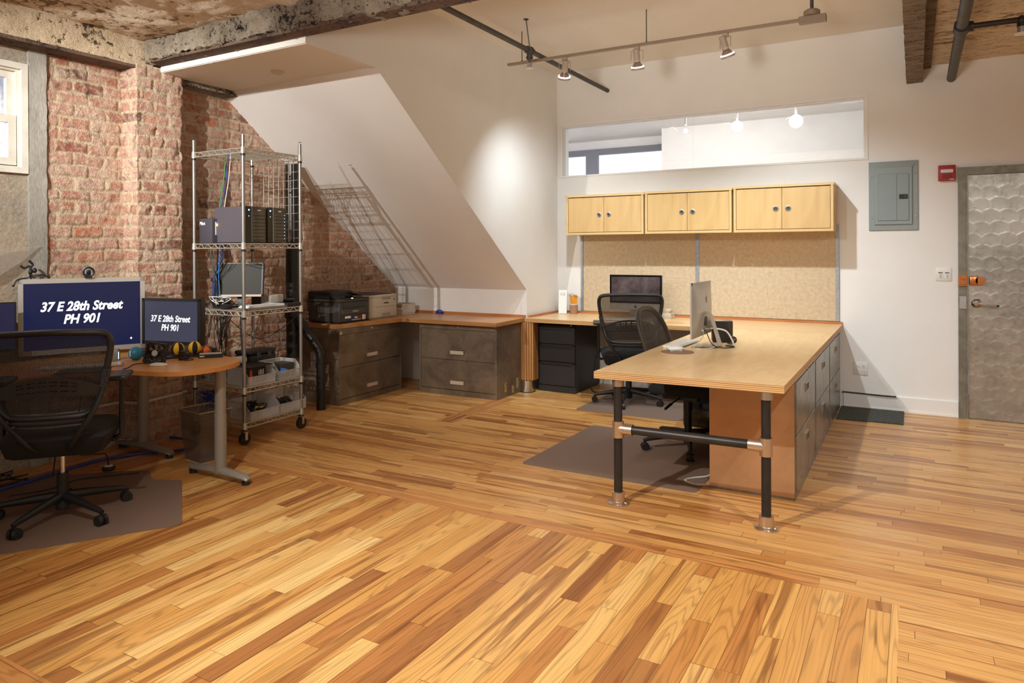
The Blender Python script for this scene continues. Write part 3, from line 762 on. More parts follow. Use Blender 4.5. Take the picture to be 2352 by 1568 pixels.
t = thing('light_switch', 'white double light switch plate left of the steel door', 'light switch', (.209, YB, 1.178))
MB().rbox(-.057, .057, -.006, 0, -.056, .056, .003, 2).build('switch_plate', M_WPLAST, t)
for s_ in (-1, 1):
    sw = MB().box(s_*.024-.017, s_*.024+.017, -.008, -.005, -.03, .03).build('switch_insert', M_TRIMW, t)
    MB().box(s_*.024-.005, s_*.024+.005, -.013, -.007, -.022, .0).build('dimmer', M_LGREY, sw)
    MB().box(s_*.024-.014, s_*.024+.014, -.012, -.008, .01, .016).build('toggle', M_DGREY, sw)
t = thing('power_outlet', 'white double power outlet low on the wall behind the desk end', 'outlet', (-.415, YB, .345))
MB().rbox(-.057, .057, -.006, 0, -.056, .056, .003, 2).build('outlet_plate', M_WPLAST, t)
for s_ in (-1, 1):
    for q in (-1, 1):
        sk_ = MB().cyl((s_*.024, -.005, q*.02), (s_*.024, -.009, q*.02), .015, n=16).build('socket', M_TRIMW, t)
        MB().box(s_*.024-.007, s_*.024-.004, -.0095, -.0085, q*.02-.004, q*.02+.006).box(s_*.024+.004, s_*.024+.007, -.0095, -.0085, q*.02-.004, q*.02+.006).build('slot', M_BLACK, sk_)
c = MB().tube(cat([(-.56, YB-.02, .133), (-.4, YB-.019, .130), (-.22, YB-.022, .128), (-.14, YB-.02, .128)]), .006, 8).build('cable', M_BLACK)
tag(c, 'black cable lying along the top of the white baseboard', 'cable')

# pinboards and metal strips
for k, (a, b) in enumerate(((-3.045, -1.855), (-1.822, -.612))):
    t = thing('pinboard', ('tan fibre pinboard on the wall, left panel of the two', 'tan fibre pinboard on the wall, right panel of the two')[k], 'pinboard', ((a+b)/2, YB-.013, .752))
    MB().box(-(b-a)/2, (b-a)/2, 0, .012, 0, .86).build('board', M_HOMA, t)
    rnd = random.Random(k+5); g = MB()
    pts = [(rnd.uniform(-.5, .1), rnd.uniform(.5, .72)) for _ in range(16)] if k == 0 else [(.5+.03*(i % 2), .74-.028*(i//2)) for i in range(10)]+[(rnd.uniform(-.5, .3), rnd.uniform(.5, .75)) for _ in range(5)]
    for x, z in pts: g.sphere((x, -.002, z), .004, 8)
    o = g.build('push_pin', M_WPLAST, t); o['kind'] = 'stuff'
for k, x in enumerate((-3.06, -1.838, -.597)):
    wdt = (.012, .018, .014)[k]
    t = thing('metal_strip', ('galvanised strip at the left end of the pinboards', 'galvanised strip between the two pinboards', 'galvanised strip at the right end of the pinboards')[k], 'strip', (x, YB-.016, .752))
    MB().box(-wdt, wdt, -.003, .015, 0, .86 if k < 3 else .8).build('strip', M_GALV, t)
    for z in (.04, .36, .74):
        MB().sphere((-.006, -.004, z), .004, 8).build('screw', M_SATIN, t)
        if k == 1: MB().sphere((.008, -.004, z), .004, 8).build('screw', M_SATIN, t)

# wall cabinets
def wall_cabinet(x0, x1, z0, z1, label):
    t = thing('wall_cabinet', label, 'cabinet', ((x0+x1)/2, YB, z0), 0, 'birch wall cabinets over the desk')
    hw = (x1-x0)/2; H = z1-z0; D = .306
    b = MB(); b.box(-hw-.006, hw+.006, -D-.004, 0, H-.022, H); b.box(-hw, -hw+.022, -D, 0, 0, H-.022); b.box(hw-.022, hw, -D, 0, 0, H-.022)
    b.box(-hw+.022, hw-.022, -D, 0, 0, .022); b.box(-hw+.022, hw-.022, -.01, 0, .022, H-.022)
    b.build('body', M_CABE, t)
    for s_ in (-1, 1):
        d = MB(); a, c_ = (-hw+.025, -.0015) if s_ < 0 else (.0015, hw-.025)
        d.rbox(a, c_, -D+.004, -D+.022, .026, H-.030, .001, 1)
        dd = d.build('cabinet_door', M_CABW, t)
        px = s_*.052; pz = H*.49
        MB().lathe([(.024, 0), (.0245, .004), (.020, .006), (.016, .003), (.0145, -.001)], (px, -D+.004, pz), 24, ax=(0, -1, 0)).build('finger_pull_ring', M_SATIN, dd)
        MB().cyl((px, -D+.0035, pz), (px, -D+.002, pz), .0145, n=20).build('finger_pull_hole', M_DGREY, dd)
    return t
wall_cabinet(-3.105, -2.281, 1.546, 1.949, 'birch wall cabinet with two doors, left one of the three')
wall_cabinet(-2.265, -1.447, 1.547, 1.953, 'birch wall cabinet with two doors, middle one of the three')
wall_cabinet(-1.430, -.600, 1.546, 1.962, 'birch wall cabinet with two doors, right one of the three')

# ================================================================== COUNTERS AND DESKS
ZT, ZU = .725, .687
wc = thing('wall_counter', 'birch plywood counter along the wall under the pinboards', 'counter', (-1.95, 6.5, ZU))
b = MB(); b.box(XC+.01+1.95, -.557+1.95, 6.125-6.5, YB-.003-6.5, 0, ZT-ZU, 1, 0); b.build('counter_top', [M_BIRCHX, M_PLY], wc)
MB().box(XC+.012+1.95, -.557+1.95, YB-.02-6.5, YB-.004-6.5, ZT-ZU, ZT-ZU+.022).box(XC+.012+1.95, XC+.03+1.95, 6.2-6.5, YB-.02-6.5, ZT-ZU, ZT-ZU+.022).build('back_lip', M_LIP, wc)
# peninsula on pipe legs
pd = thing('work_table', 'long birch plywood work table on black pipe legs', 'table', (-1.05, 5.0, 0))
b = MB(); ox, oy = 1.05, -5.0
b.extr([(-1.545+ox, 3.632+oy, ZU), (-.558+ox, 3.680+oy, ZU), (-.558+ox, 6.12+oy, ZU), (-1.545+ox, 6.12+oy, ZU)], (0, 0, ZT-ZU), 0, 1)
b.build('tabletop', [M_BIRCH, M_PLY], pd)
def pipe_leg(x, y, s_):
    lg = MB().cyl((x, y, .03), (x, y, ZU-.02), .0235, n=24).build('leg', M_BPIPE, pd)
    fo = MB(); fo.lathe([(.052, 0), (.052, .006), (.034, .012), (.031, .016), (.031, .065), (.0245, .067)], (x, y, 0), 28, sx=1.15, sy=1)
    fo.cyl((x-.045, y, .006), (x-.045, y, .014), .009, n=8).cyl((x+.045, y, .006), (x+.045, y, .014), .009, n=8).build('floor_flange', M_FIT, lg)
    MB().cyl((x, y, ZU-.04), (x, y, ZU-.001), .032, n=24).build('top_socket', M_FIT, lg)
    te = MB(); te.cyl((x, y, .365), (x, y, .455), .0315, n=24); te.cyl((x, y, .412), (x+s_*.085, y, .412), .0305, n=24)
    te.cyl((x+s_*.05, y-.032, .412), (x+s_*.05, y-.02, .412), .005, n=8); te.build('tee_fitting', M_FIT, lg)
pipe_leg(-1.424+ox, 3.649+.005+oy+.03, 1); pipe_leg(-.648+ox, 3.668+.005+oy+.03, -1)
MB().cyl((-1.38+ox, 3.688+oy, .412), (-.70+ox, 3.702+oy, .412), .0235, n=24).build('crossbar', M_BPIPE, pd)

# end panel of raw steel beside the drawers + three lateral files opening to the right
def handle_pocket(mb_frame, mb_in, c, ex, ez, n, wdt, hgt):
    c = Vector(c); ex, ez, n = Vector(ex), Vector(ez), Vector(n)
    mb_frame.obox(c+ez*(hgt/2)+n*.003, ex, ez, n, wdt/2+.004, .003, .004); mb_frame.obox(c-ez*(hgt/2)+n*.003, ex, ez, n, wdt/2+.004, .003, .004)
    mb_frame.obox(c+ex*(wdt/2)+n*.003, ex, ez, n, .003, hgt/2, .004); mb_frame.obox(c-ex*(wdt/2)+n*.003, ex, ez, n, .003, hgt/2, .004)
    mb_in.obox(c+n*.0015-ez*hgt*.12, ex, ez, n, wdt/2, hgt*.36, .002)
for k, (y0, y1) in enumerate(((4.186, 5.076), (5.082, 5.972), (5.978, 6.868))):
    t = thing('filing_cabinet', ('stripped steel lateral filing cabinet at the open end of the work table', 'stripped steel lateral filing cabinet, middle one under the work table', 'stripped steel lateral filing cabinet next to the wall under the work table')[k], 'filing cabinet', (-.80, (y0+y1)/2, 0), 0, 'filing cabinets under the work table')
    hy = (y1-y0)/2; X0, X1 = -.25, .222
    b = MB(); b.box(X0, X1-.02, -hy, hy, 0, ZU-.003)
    b.box(X1-.02, X1, -hy, hy, 0, .045); b.box(X1-.02, X1, -hy, hy, .655, ZU-.003); b.box(X1-.02, X1, -hy, -hy+.018, .045, .655); b.box(X1-.02, X1, hy-.018, hy, .045, .655)
    b.build('body', [M_DSTEEL2], t)
    if k == 0: MB().box(X0+.002, X1-.004, -hy-.003, -hy, .015, ZU-.004).build('end_panel', M_BRONZE, t)
    for zz0, zz1 in ((.052, .348), (.356, .650)):
        d = MB().rbox(X1-.018, X1+.004, -hy+.021, hy-.021, zz0, zz1, .002, 1).build('drawer', M_DSTEEL2, t)
        a, c_ = MB(), MB(); handle_pocket(a, c_, (X1+.004, 0, zz1-.085), (0, 1, 0), (0, 0, 1), (1, 0, 0), .12, .045)
        hd = a.build('handle', M_CHROME, d); c_.build('handle_recess', M_DGREY, hd)
    MB().cyl((X1, .0, .668), (X1+.006, .0, .668), .008, n=12).build('lock', M_CHROME, t)
# dark lateral files at the corner counter
def file_cab(label, loc, rz, stickers=False):
    t = thing('filing_cabinet', label, 'filing cabinet', loc, rz, 'dark steel filing cabinets under the corner counter')
    W, D, H = .89, .457, ZU-.003
    b = MB(); b.box(-W/2, W/2, .012, D, 0, H)
    b.box(-W/2, W/2, 0, .014, 0, .05); b.box(-W/2, W/2, 0, .014, .635, H); b.box(-W/2, -W/2+.02, 0, .014, .05, .635); b.box(W/2-.02, W/2, 0, .014, .05, .635)
    b.build('body', M_DSTEEL, t)
    for k, (a, c_) in enumerate(((.055, .336), (.344, .632))):
        d = MB().rbox(-W/2+.022, W/2-.022, .001, .014, a, c_, .002, 1).build('drawer', M_DSTEEL, t)
        fr_, ins = MB(), MB(); handle_pocket(fr_, ins, (0, .001, a+.075), (1, 0, 0), (0, 0, 1), (0, -1, 0), .16, .048)
        hd = fr_.build('handle', simple('tarnished_handle', S(150, 128, 104), .4, .6), d); ins.build('handle_recess', simple('pale_handle_plate', S(190, 178, 162), .5), hd)  # paler plate over the lower part of the handle pocket
    MB().lathe([(.011, 0), (.011, .004), (.007, .006), (.004, .012), (0, .012)], (0, 0, .66), 16, ax=(0, -1, 0)).build('lock', M_CHROME, t)
    return t
c1 = file_cab('dark steel filing cabinet with printers above, beside the black pipe', (-4.503, 5.222, 0), PI/2)
MB().box(-.435, -.405, -.0005, .002, .64, .665).build('label_plate', M_CREAM, c1)
c2 = file_cab('dark steel filing cabinet with old stickers, nearest the plywood post', (-3.822, 5.655, 0), 0)
g = MB()
for y, z0_, z1_ in ((.14, .03, .12), (.28, .0, .07), (.37, .03, .13)): g.box(.445, .447, y, y+.04, z0_+.02, z1_+.02)
g.build('yellow_sticker', simple('yellowed_sticker', S(190, 160, 90), .7, mot=(60, 1., S(110, 90, 50))), c2)
# corner counter
cc = thing('corner_counter', 'reddish plywood counter on the dark filing cabinets under the slope', 'counter', (-4.4, 5.6, ZU))
o_ = [(-4.985, 4.80), (-4.56, 4.80), (-4.44, 5.595), (-3.346, 5.594), (-3.36, 6.195), (-4.985, 6.195)]
b = MB(); b.extr([(x+4.4, y-5.6, 0) for x, y in o_], (0, 0, ZT-ZU), 0, 1); b.build('counter_top', [M_BIRCHC, M_PLYC], cc)
MB().box(-4.98+4.4, -3.36+4.4, 6.178-5.6, 6.194-5.6, ZT-ZU, ZT-ZU+.025).build('back_lip', M_LIP, cc)
# plywood post on its aluminium sleeve
t = thing('plywood_post', 'stacked plywood post on a metal sleeve between the two counters', 'post', (-3.335, 6.18, 0))
g = MB()
for i in range(12):
    a = -.085+i*.0145; zt = .684; zb = .11+(.012 if i % 2 else 0)
    g.box(a, a+.0135, -.07+.008*abs(i-6)*.6, .06, zb, zt)
g.build('post', M_PLYV, t)
MB().cyl((0, -.01, 0), (0, -.01, .115), .075, n=32).build('sleeve', M_CHROME, t)
MB().cyl((0, -.01, 0), (0, -.01, .006), .082, n=32).build('sleeve_base', M_BLACK, t)
# black pedestal
t = thing('drawer_pedestal', 'black three-drawer pedestal under the wall counter', 'drawer unit', (-3.055, 6.262, 0))
W2, D2 = .20, .56
MB().rbox(-W2, W2, .012, D2, .0, ZU-.03, .004, 1).box(-W2, W2, 0, .012, 0, .062).build('body', M_CHAR, t)
for a, b_, hz in ((.475, .65, .62), (.30, .468, .44), (.068, .293, .265)):
    d = MB(); d.rbox(-W2+.004, W2-.004, -.006, .014, a, b_-.04, .003, 1); d.box(-W2+.004, W2-.004, -.006, .014, b_-.012, b_)
    d.box(-W2+.004, -W2+.03, -.006, .014, b_-.045, b_-.005); d.box(W2-.03, W2-.004, -.006, .014, b_-.045, b_-.005)
    dd = d.build('drawer', M_CHAR, t)
    MB().box(-W2+.03, W2-.03, .004, .013, b_-.042, b_-.012).build('grip', M_BLACK, dd)
MB().cyl((.155, -.002, .66), (.155, .01, .66), .008, n=10).build('lock', M_SATIN, t)

# ================================================================== LEFT DESK
ZD = .71
dk = thing('desk', 'beech veneer desk with a rounded end on grey T legs', 'desk', (-4.2, 2.7, 0))
front = cat([(-4.24, .9, 0), (-4.24, 1.9, 0), (-4.2, 2.25, 0), (-4.09, 2.415, 0), (-3.88, 2.50, 0), (-3.74, 2.54, 0), (-3.64, 2.62, 0), (-3.60, 2.76, 0), (-3.625, 2.92, 0), (-3.70, 3.04, 0), (-3.83, 3.095, 0), (-3.96, 3.12, 0), (-4.3, 3.14, 0), (-4.78, 3.07, 0)], 6)
pts = [(p.x+4.2, p.y-2.7, ZD-.026) for p in front]+[(-4.78+4.2, 3.07-2.7, ZD-.026), (-4.96+4.2, 2.95-2.7, ZD-.026), (-4.96+4.2, .9-2.7, ZD-.026)]
MB().extr(pts, (0, 0, .026), 0, 1).build('tabletop', [M_DESK, M_DESKE], dk)
MB().obox((-3.86+4.2, 2.83-2.7, ZD+.0002), (.12, .98, 0), (-.98, .12, 0), (0, 0, 1), .25, .0012, .0004).build('leaf_seam', simple('pale_seam', S(226, 176, 112), .5), dk)
MB().box(-4.45+4.2, -3.86+4.2, 2.66-2.7, 2.70-2.7, ZD-.06, ZD-.026).box(-3.86+4.2, -3.83+4.2, 2.63-2.7, 2.73-2.7, ZD-.066, ZD-.026).build('support_rail', M_TRAY, dk)
def t_leg(x, y, x0, x1, yf):
    lg = MB().cyl((x, y, .04), (x, y, .40), .036, n=24).cyl((x, y, .40), (x, y, ZD-.026), .0335, n=24).build('leg', M_GREYP, dk)
    ft = MB(); ft.tube([(x0, yf, .028), (x0+.02, yf, .040), (x, yf, .052), (x1-.02, yf, .040), (x1, yf, .028)], [(.02, .012), (.030, .018), (.036, .026), (.030, .018), (.02, .012)], 14, flat=(0, 1, 0))
    f_ = ft.build('foot', M_GREYP, lg)
    MB().cyl((x0+.025, yf, 0), (x0+.025, yf, .02), .024, n=16).build('glide', M_BLACK, lg)
    MB().cyl((x1-.025, yf, 0), (x1-.025, yf, .02), .024, n=16).build('glide', M_BLACK, lg)
t_leg(-3.715+4.2, 2.905-2.7, -4.0+4.2, -3.465+4.2, 2.905-2.7)
t_leg(-4.70+4.2, 3.04-2.7, -4.95+4.2, -4.37+4.2, 3.03-2.7)

# monitors ---------------------------------------------------------
def flat_monitor(name, label, A, B, zb, zt, mats, bez, dep=.04, stand=True, tilt=0., side=None):
    """A, B: plan positions of left and right edge seen from the front"""
    A, B = Vector((*A, 0)), Vector((*B, 0)); ex = (B-A).normalized(); n = Vector((ex.y, -ex.x, 0))
    rz = math.atan2(ex.y, ex.x); W = (B-A).length; mid = (A+B)/2
    t = thing(name, label, 'monitor', (mid.x, mid.y, ZD if stand is True else (stand or zb)), rz)
    z0 = zb-t.location.z; z1 = zt-t.location.z
    cs, scr = mats
    b = MB(); b.rbox(-W/2, W/2, .002, dep, z0, z1, .006, 2)
    b.box(-W/2, W/2, -.006, .004, z1-bez[0], z1); b.box(-W/2, W/2, -.006, .004, z0, z0+bez[1]); b.box(-W/2, -W/2+bez[2], -.006, .004, z0, z1); b.box(W/2-bez[2], W/2, -.006, .004, z0, z1)
    b.build('casing', cs, t)
    MB().box(-W/2+bez[2], W/2-bez[2], -.001, .003, z0+bez[1], z1-bez[0]).build('screen', scr, t)
    return t, W, z0, z1
bigm, W_, z0_, z1_ = flat_monitor('monitor', 'large silver-framed monitor with white lettering on navy', (-4.935, 2.36), (-4.628, 3.01), .735, 1.226, (M_ALU, M_NAVY), (.03, .032, .028))
cx0 = -.012; zc = (z0_+z1_)/2+.01
lettering('screen_text', '37 E 28th Street', .083, M_TXT, bigm, frame_M((cx0-.0, -.0015, zc+.050), (1, 0, 0), (0, 0, 1)), .25, .0024, .84)
lettering('screen_text', 'PH 901', .083, M_TXT, bigm, frame_M((cx0, -.0015, zc-.034), (1, 0, 0), (0, 0, 1)), .25, .0024, .84)
MB().extr([(.268, -.0016, z0_+.072), (.276, -.0016, z0_+.066), (.282, -.0016, z0_+.074), (.274, -.0016, z0_+.082)], (0, -.0005, 0)).build('screen_pointer', M_TXT, bigm)
MB().box(-.10, .10, .04, .16, 0, .012).box(-.03, .03, .06, .075, 0, .2).build('stand', M_ALU, bigm)
m2, W_, z0_, z1_ = flat_monitor('monitor', 'small black monitor with white lettering on dark grey', (-4.588, 2.968), (-4.118, 3.068), .770, 1.081, (M_BLACK, M_GREYS), (.018, .024, .020), .05)
lettering('screen_text', '37 E 28th Street', .060, M_TXT, m2, frame_M((-.008, -.0015, (z0_+z1_)/2+.018), (1, 0, 0), (0, 0, 1)), .22, .0008, .82)
lettering('screen_text', 'PH 901', .060, M_TXT, m2, frame_M((-.008, -.0015, (z0_+z1_)/2-.042), (1, 0, 0), (0, 0, 1)), .22, .0008, .82)
MB().cyl((.02, .04, .008), (.02, .04, .15), .018, n=12).lathe([(.10, 0), (.10, .006), (.03, .014), (0, .014)], (.02, .05, 0), 24).build('stand', M_BLACK, m2)
MB().sphere((W_/2-.045, -.007, z0_+.011), .0022, 8).build('power_light', M_LED, m2)
g = MB()
for k in range(4): g.sphere((W_/2-.065-.012*k, -.0065, z0_+.011), .0014, 6)
g.build('buttons', M_LGREY, m2)
m3, W_, z0_, z1_ = flat_monitor('monitor', 'dark navy monitor cut off by the left edge behind the chair', (-4.93, 1.78), (-4.80, 2.285), .79, 1.093, (M_BLACK, M_NAVY2), (.008, .02, .008))
MB().box(-.09, .09, .0, .14, 0, .01).box(-.02, .02, .045, .06, 0, .15).build('stand', M_BLACK, m3)

# webcam on the large monitor
wcm = thing('webcam', 'round black webcam clipped on the large silver monitor', 'webcam', (-4.768, 2.705, 1.226), math.atan2(.65, .307))
MB().rbox(-.022, .022, -.02, .03, 0, .012, .004, 2).cyl((0, 0, .01), (0, 0, .02), .007).build('clip', M_BLACK, wcm)
MB().rbox(-.014, .014, -.03, .02, .014, .056, .005, 2).lathe([(.016, 0), (.034, .0), (.036, .012), (.03, .014), (.014, .004)], (0, -.016, .040), 24, ax=(0, -1, 0)).build('camera_body', M_BLACK, wcm)
MB().lathe([(.010, 0), (.009, .003), (0, .005)], (0, -.031, .036), 16, ax=(0, -1, 0)).build('lens', M_BGLOSS, wcm)
MB().lathe([(.024, .0), (.037, -.002), (.037, .004), (.026, .005)], (0, -.02, .040), 24, ax=(0, -1, 0)).build('rim', M_SATIN, wcm)
# bendy tripod on the monitor's left corner
tp = thing('mini_tripod', 'small black bendy tripod holding a grip on the monitor corner', 'tripod', (-4.906, 2.42, 1.226), math.atan2(.65, .307))
for q in ([(0, 0, .035), (-.012, 0, .01), (-.05, -.004, .004), (-.075, -.012, -.01), (-.09, -.014, -.045)], [(0, 0, .03), (.018, 0, .008), (.05, 0, .028), (.075, 0, .022), (.10, 0, .004)], [(0, 0, .03), (.002, .02, .008), (.01, .045, -.02)]):
    MB().tube(cat(q, 6), .0045, 8).lathe([(.006, 0), (.008, .006), (.004, .012)], q[-1], 10).build('leg', M_BLACK, tp)
MB().sphere((0, 0, .045), (.012, .012, .018)).sphere((.022, -.004, .055), (.014, .014, .017)).build('ball_joint', M_BLACK, tp)
MB().tube(cat([(0, 0, .06), (.0, 0, .078), (-.01, 0, .082), (-.035, 0, .072), (-.052, 0, .088)], 6), .0075, 8).tube(cat([(0, 0, .075), (.012, 0, .092), (.004, 0, .106), (-.008, 0, .118)], 6), .0075, 8).build('grip', M_BLACK, tp)
# clear sheet leaning on wall
sh = MB()
sh.extr([(-4.98, 2.08, 1.30), (-4.98, 2.30, 1.42), (-4.975, 2.52, 1.44), (-4.96, 2.40, 1.34), (-4.95, 2.26, 1.25), (-4.95, 2.10, 1.20)], (.0015, 0, 0))
tag(sh.build('plastic_sheet', clear_plastic('clear_film', S(206, 196, 184), .2, .3)), 'clear crumpled plastic sheet against the wall behind the large monitor', 'sheet')

# things on the left desk
def p3(o, z=ZD): return (o[0], o[1], z)
t = thing('computer_mouse', 'white flat computer mouse on the beech desk', 'mouse', (-3.965, 2.665, ZD), math.radians(28))
MB().sphere((0, 0, .006), (.055, .029, .014), 24).build('shell', M_WPLAST, t)
MB().box(-.03, .03, -.018, .018, 0, .004).build('base', M_SATIN, t)
t = thing('keyboard', 'white and aluminium keyboard behind the mesh chair', 'keyboard', (-4.325, 2.415, ZD), math.radians(53))
MB().rbox(-.215, .215, -.056, .056, 0, .009, .003, 1).build('base', M_ALU, t)
g = MB()
for r in range(5):
    for c_ in range(18): g.box(-.209+c_*.0233, -.209+c_*.0233+.020, -.050+r*.0205, -.050+r*.0205+.0175, .009, .012)
o = g.build('keys', M_WPLAST, t); o['kind'] = 'stuff'
tag(MB().rbox(-.13, .13, -.085, .085, 0, .006, .002, 1).build('desk_pad', simple('dark_pad', S(44, 42, 44), .7)), 'dark rectangular pad in front of the keyboard on the beech desk', 'pad')
bpy.data.objects['desk_pad'].location = (-4.175, 2.34, ZD); bpy.data.objects['desk_pad'].rotation_euler = (0, 0, math.radians(48))
def on_desk(px_u, d): pass
# teal ball
t = thing('ball', 'teal ball with a white number one beside the fan', 'ball', (-4.30, 2.735, ZD))
MB().sphere((0, 0, .043), .043, 24).build('ball_body', M_TEAL, t)
R_ = Matrix.Rotation(math.radians(36), 4, 'Z')
lettering('numeral', '1', .05, M_WPLAST, t, frame_M(Vector((0, 0, .045))+R_@Vector((-.018, -.0405, 0)), R_@Vector((1, -.35, 0)), (0, 0, 1)), 0, .0016)
# pc fan
t = thing('computer_fan', 'square black computer fan standing on the beech desk', 'fan', (-4.065, 2.70, ZD), math.radians(22))
t.scale = (1.12, 1.12, 1.08); t.rotation_euler = (math.radians(-9), math.radians(8), math.radians(22))
g = MB()
for a, b_ in (((-.06, -.012, 0), (.06, .012, .008)), ((-.06, -.012, .112), (.06, .012, .12)), ((-.06, -.012, 0), (-.052, .012, .12)), ((.052, -.012, 0), (.06, .012, .12))):
    g.box(a[0], b_[0], a[1], b_[1], a[2], b_[2])
for sx2 in (-1, 1):
    for sz2 in (-1, 1): g.cyl((sx2*.052, -.014, .06+sz2*.052), (sx2*.052, .014, .06+sz2*.052), .009, n=10)
g.tube([(math.cos(a)*.056, 0, .06+math.sin(a)*.056) for a in [i*2*PI/28 for i in range(28)]], .006, 6, closed=True)
fan = g.build('fan_frame', M_BLACK, t)
g = MB()
for k in range(7):
    a = k*2*PI/7; g.extr([(math.cos(a)*.018, -.008, .06+math.sin(a)*.018), (math.cos(a+.1)*.05, -.010, .06+math.sin(a+.1)*.05), (math.cos(a+.75)*.05, .006, .06+math.sin(a+.75)*.05), (math.cos(a+.6)*.018, .006, .06+math.sin(a+.6)*.018)], (0, .002, 0))
g.cyl((0, -.01, .06), (0, .01, .06), .021, n=24).build('fan_blades', M_BLACK, t)
MB().cyl((0, -.013, .06), (0, -.0105, .06), .017, n=24).build('hub_sticker', M_LGREY, t)
# juggling balls
for k, (x, y, z, ry) in enumerate(((-4.16, 2.93, .046, 0), (-4.12, 3.025, .046, 60))):
    t = thing('juggling_ball', ('black and yellow ball left on the tray by the small monitor', 'black and yellow ball on the right, behind the small cube')[k], 'ball', (x, y, ZD+.014), math.radians(20+ry))
    MB().sphere((0, 0, z-.004), .042, 24).build('ball_body', M_BLACKM, t)
    g = MB()
    for a0 in (0, PI*.5, PI, PI*1.5):
        vs = [];
        for i in range(9):
            th = .12+i*(PI-.24)/8
            for j in range(5):
                ph = a0+(j/4)*PI*.25; vs.append((.0428*math.sin(th)*math.cos(ph), .0428*math.sin(th)*math.sin(ph), z-.004+.0428*math.cos(th)))
        g.add(vs, [(i*5+j, (i+1)*5+j, (i+1)*5+j+1, i*5+j+1) for i in range(8) for j in range(4)])
    g.build('yellow_panel', M_YEL, t)
t = thing('tray', 'flat black tray under the yellow and black balls', 'tray', (-4.15, 2.975, ZD), math.radians(60))
MB().rbox(-.15, .16, -.055, .055, 0, .012, .004, 2).build('tray_body', M_BLACK, t)
t = thing('plastic_cube', 'small smoky plastic cube in front of the yellow and black balls', 'box', (-4.035, 2.885, ZD), math.radians(20))
MB().rbox(-.024, .024, -.024, .024, 0, .055, .004, 2).build('cube_body', clear_plastic('smoked_acrylic', S(58, 48, 44), .8, .1), t)
MB().rbox(-.022, .022, -.022, .022, .054, .058, .0015, 1).build('lid', M_BLACK, t)
t = thing('hard_drive', 'flat black external drive with a pale top on the desk end', 'hard drive', (-3.985, 3.045, ZD), math.radians(50))
MB().rbox(-.072, .072, -.04, .04, 0, .024, .002, 1).build('drive_body', M_BLACK, t)
MB().box(-.066, .066, -.036, .036, .024, .0255).build('top_label', M_LGREY, t)
MB().box(-.064, -.036, -.0408, -.0398, .009, .016).build('front_label', M_WPLAST, t)
tag(MB().rbox(-4.05, -4.025, 3.10, 3.123, ZD+.0, ZD+.05, .003, 1).build('power_adapter', M_BLACK), 'small upright black adapter behind the external drive', 'adapter')
t = thing('desktop_speaker', 'grey box speaker with a blue glow left of the teal ball', 'speaker', (-4.42, 2.66, ZD), math.radians(45))
MB().rbox(-.035, .035, -.03, .03, 0, .07, .004, 2).build('speaker_body', M_GREYP, t)
MB().box(.0352, .0365, -.02, -.012, .01, .055).build('blue_light', M_LED, t)
t = thing('docking_box', 'low black box on the desk behind the teal ball', 'box', (-4.42, 2.90, ZD), math.radians(50))
MB().rbox(-.11, .11, -.06, .06, 0, .03, .004, 2).build('box_body', M_BLACK, t)
for k, (x, y, c_, m_) in enumerate(((-4.165, 3.10, 'white pointed shade beside an orange object behind the drive', M_WPLAST), (-4.10, 3.095, 'crumpled orange wrapper behind the external drive', M_ORANGE))):
    if k == 0: o = MB().lathe([(0, .055), (.012, .05), (.024, .03), (.022, .012), (.012, 0)], (0, 0, 0), 16).build('night_lamp', simple('shell_white', S(216, 190, 176), .5))
    else:
        o = MB().sphere((0, 0, .026), (.03, .026, .028), 14).build('crumpled_wrapper', M_ORANGE)
        for v in o.data.vertices: v.co += Vector((noise.noise(v.co*70), noise.noise(v.co*70+Vector((4, 0, 0))), noise.noise(v.co*60)))*.008
        for v in o.data.vertices: v.co.z = max(0, v.co.z)
    o.location = (x, y, ZD); tag(o, c_, 'desk object')
def cable(name, pts, r, m_, label, group=None, n=8):
    o = MB().tube(cat(pts, n), r, 6).build(name, m_); return tag(o, label, 'cable', group)
cable('cable', [(-4.02, 2.48, ZD+.003), (-4.05, 2.53, ZD+.003), (-4.13, 2.62, ZD+.004), (-4.1, 2.74, ZD+.004)], .0028, M_BLACK, 'thin black cable on the beech desk left of the white mouse')
cable('cable', [(-3.99, 2.86, ZD+.003), (-3.97, 2.90, ZD+.003), (-4.02, 2.93, ZD+.003), (-4.10, 2.90, ZD+.003)], .0028, M_BLACK, 'thin black cable at the foot of the computer fan')

# ================================================================== CHAIRS
def star_base(t, ang0, R=.31):
    MB().cyl((0, 0, .05), (0, 0, .13), .034, .030, 20).build('hub', M_BLACK, t)
    for k in range(5):
        a = ang0+k*2*PI/5; d = Vector((math.cos(a), math.sin(a), 0))
        lg = MB().tube([d*.02+Vector((0, 0, .108)), d*.12+Vector((0, 0, .100)), d*(R-.02)+Vector((0, 0, .078)), d*(R+.012)+Vector((0, 0, .070))], [(.026, .024), (.022, .020), (.015, .013), (.012, .010)], 10, flat=(0, 0, 1)).build('leg', M_BLACK, t)
        cp = d*R; s_ = d.cross(Vector((0, 0, 1)))
        g = MB(); g.cyl(cp+Vector((0, 0, .045)), cp+Vector((0, 0, .072)), .008, n=8)
        for q in (-1, 1): g.cyl(cp+s_*q*.006+Vector((0, 0, .028)), cp+s_*q*.024+Vector((0, 0, .028)), .028, .026, 18)
        g.sphere(cp+Vector((0, 0, .034)), (.018, .018, .018), 10)
        g.build('caster', M_BLACK, lg)
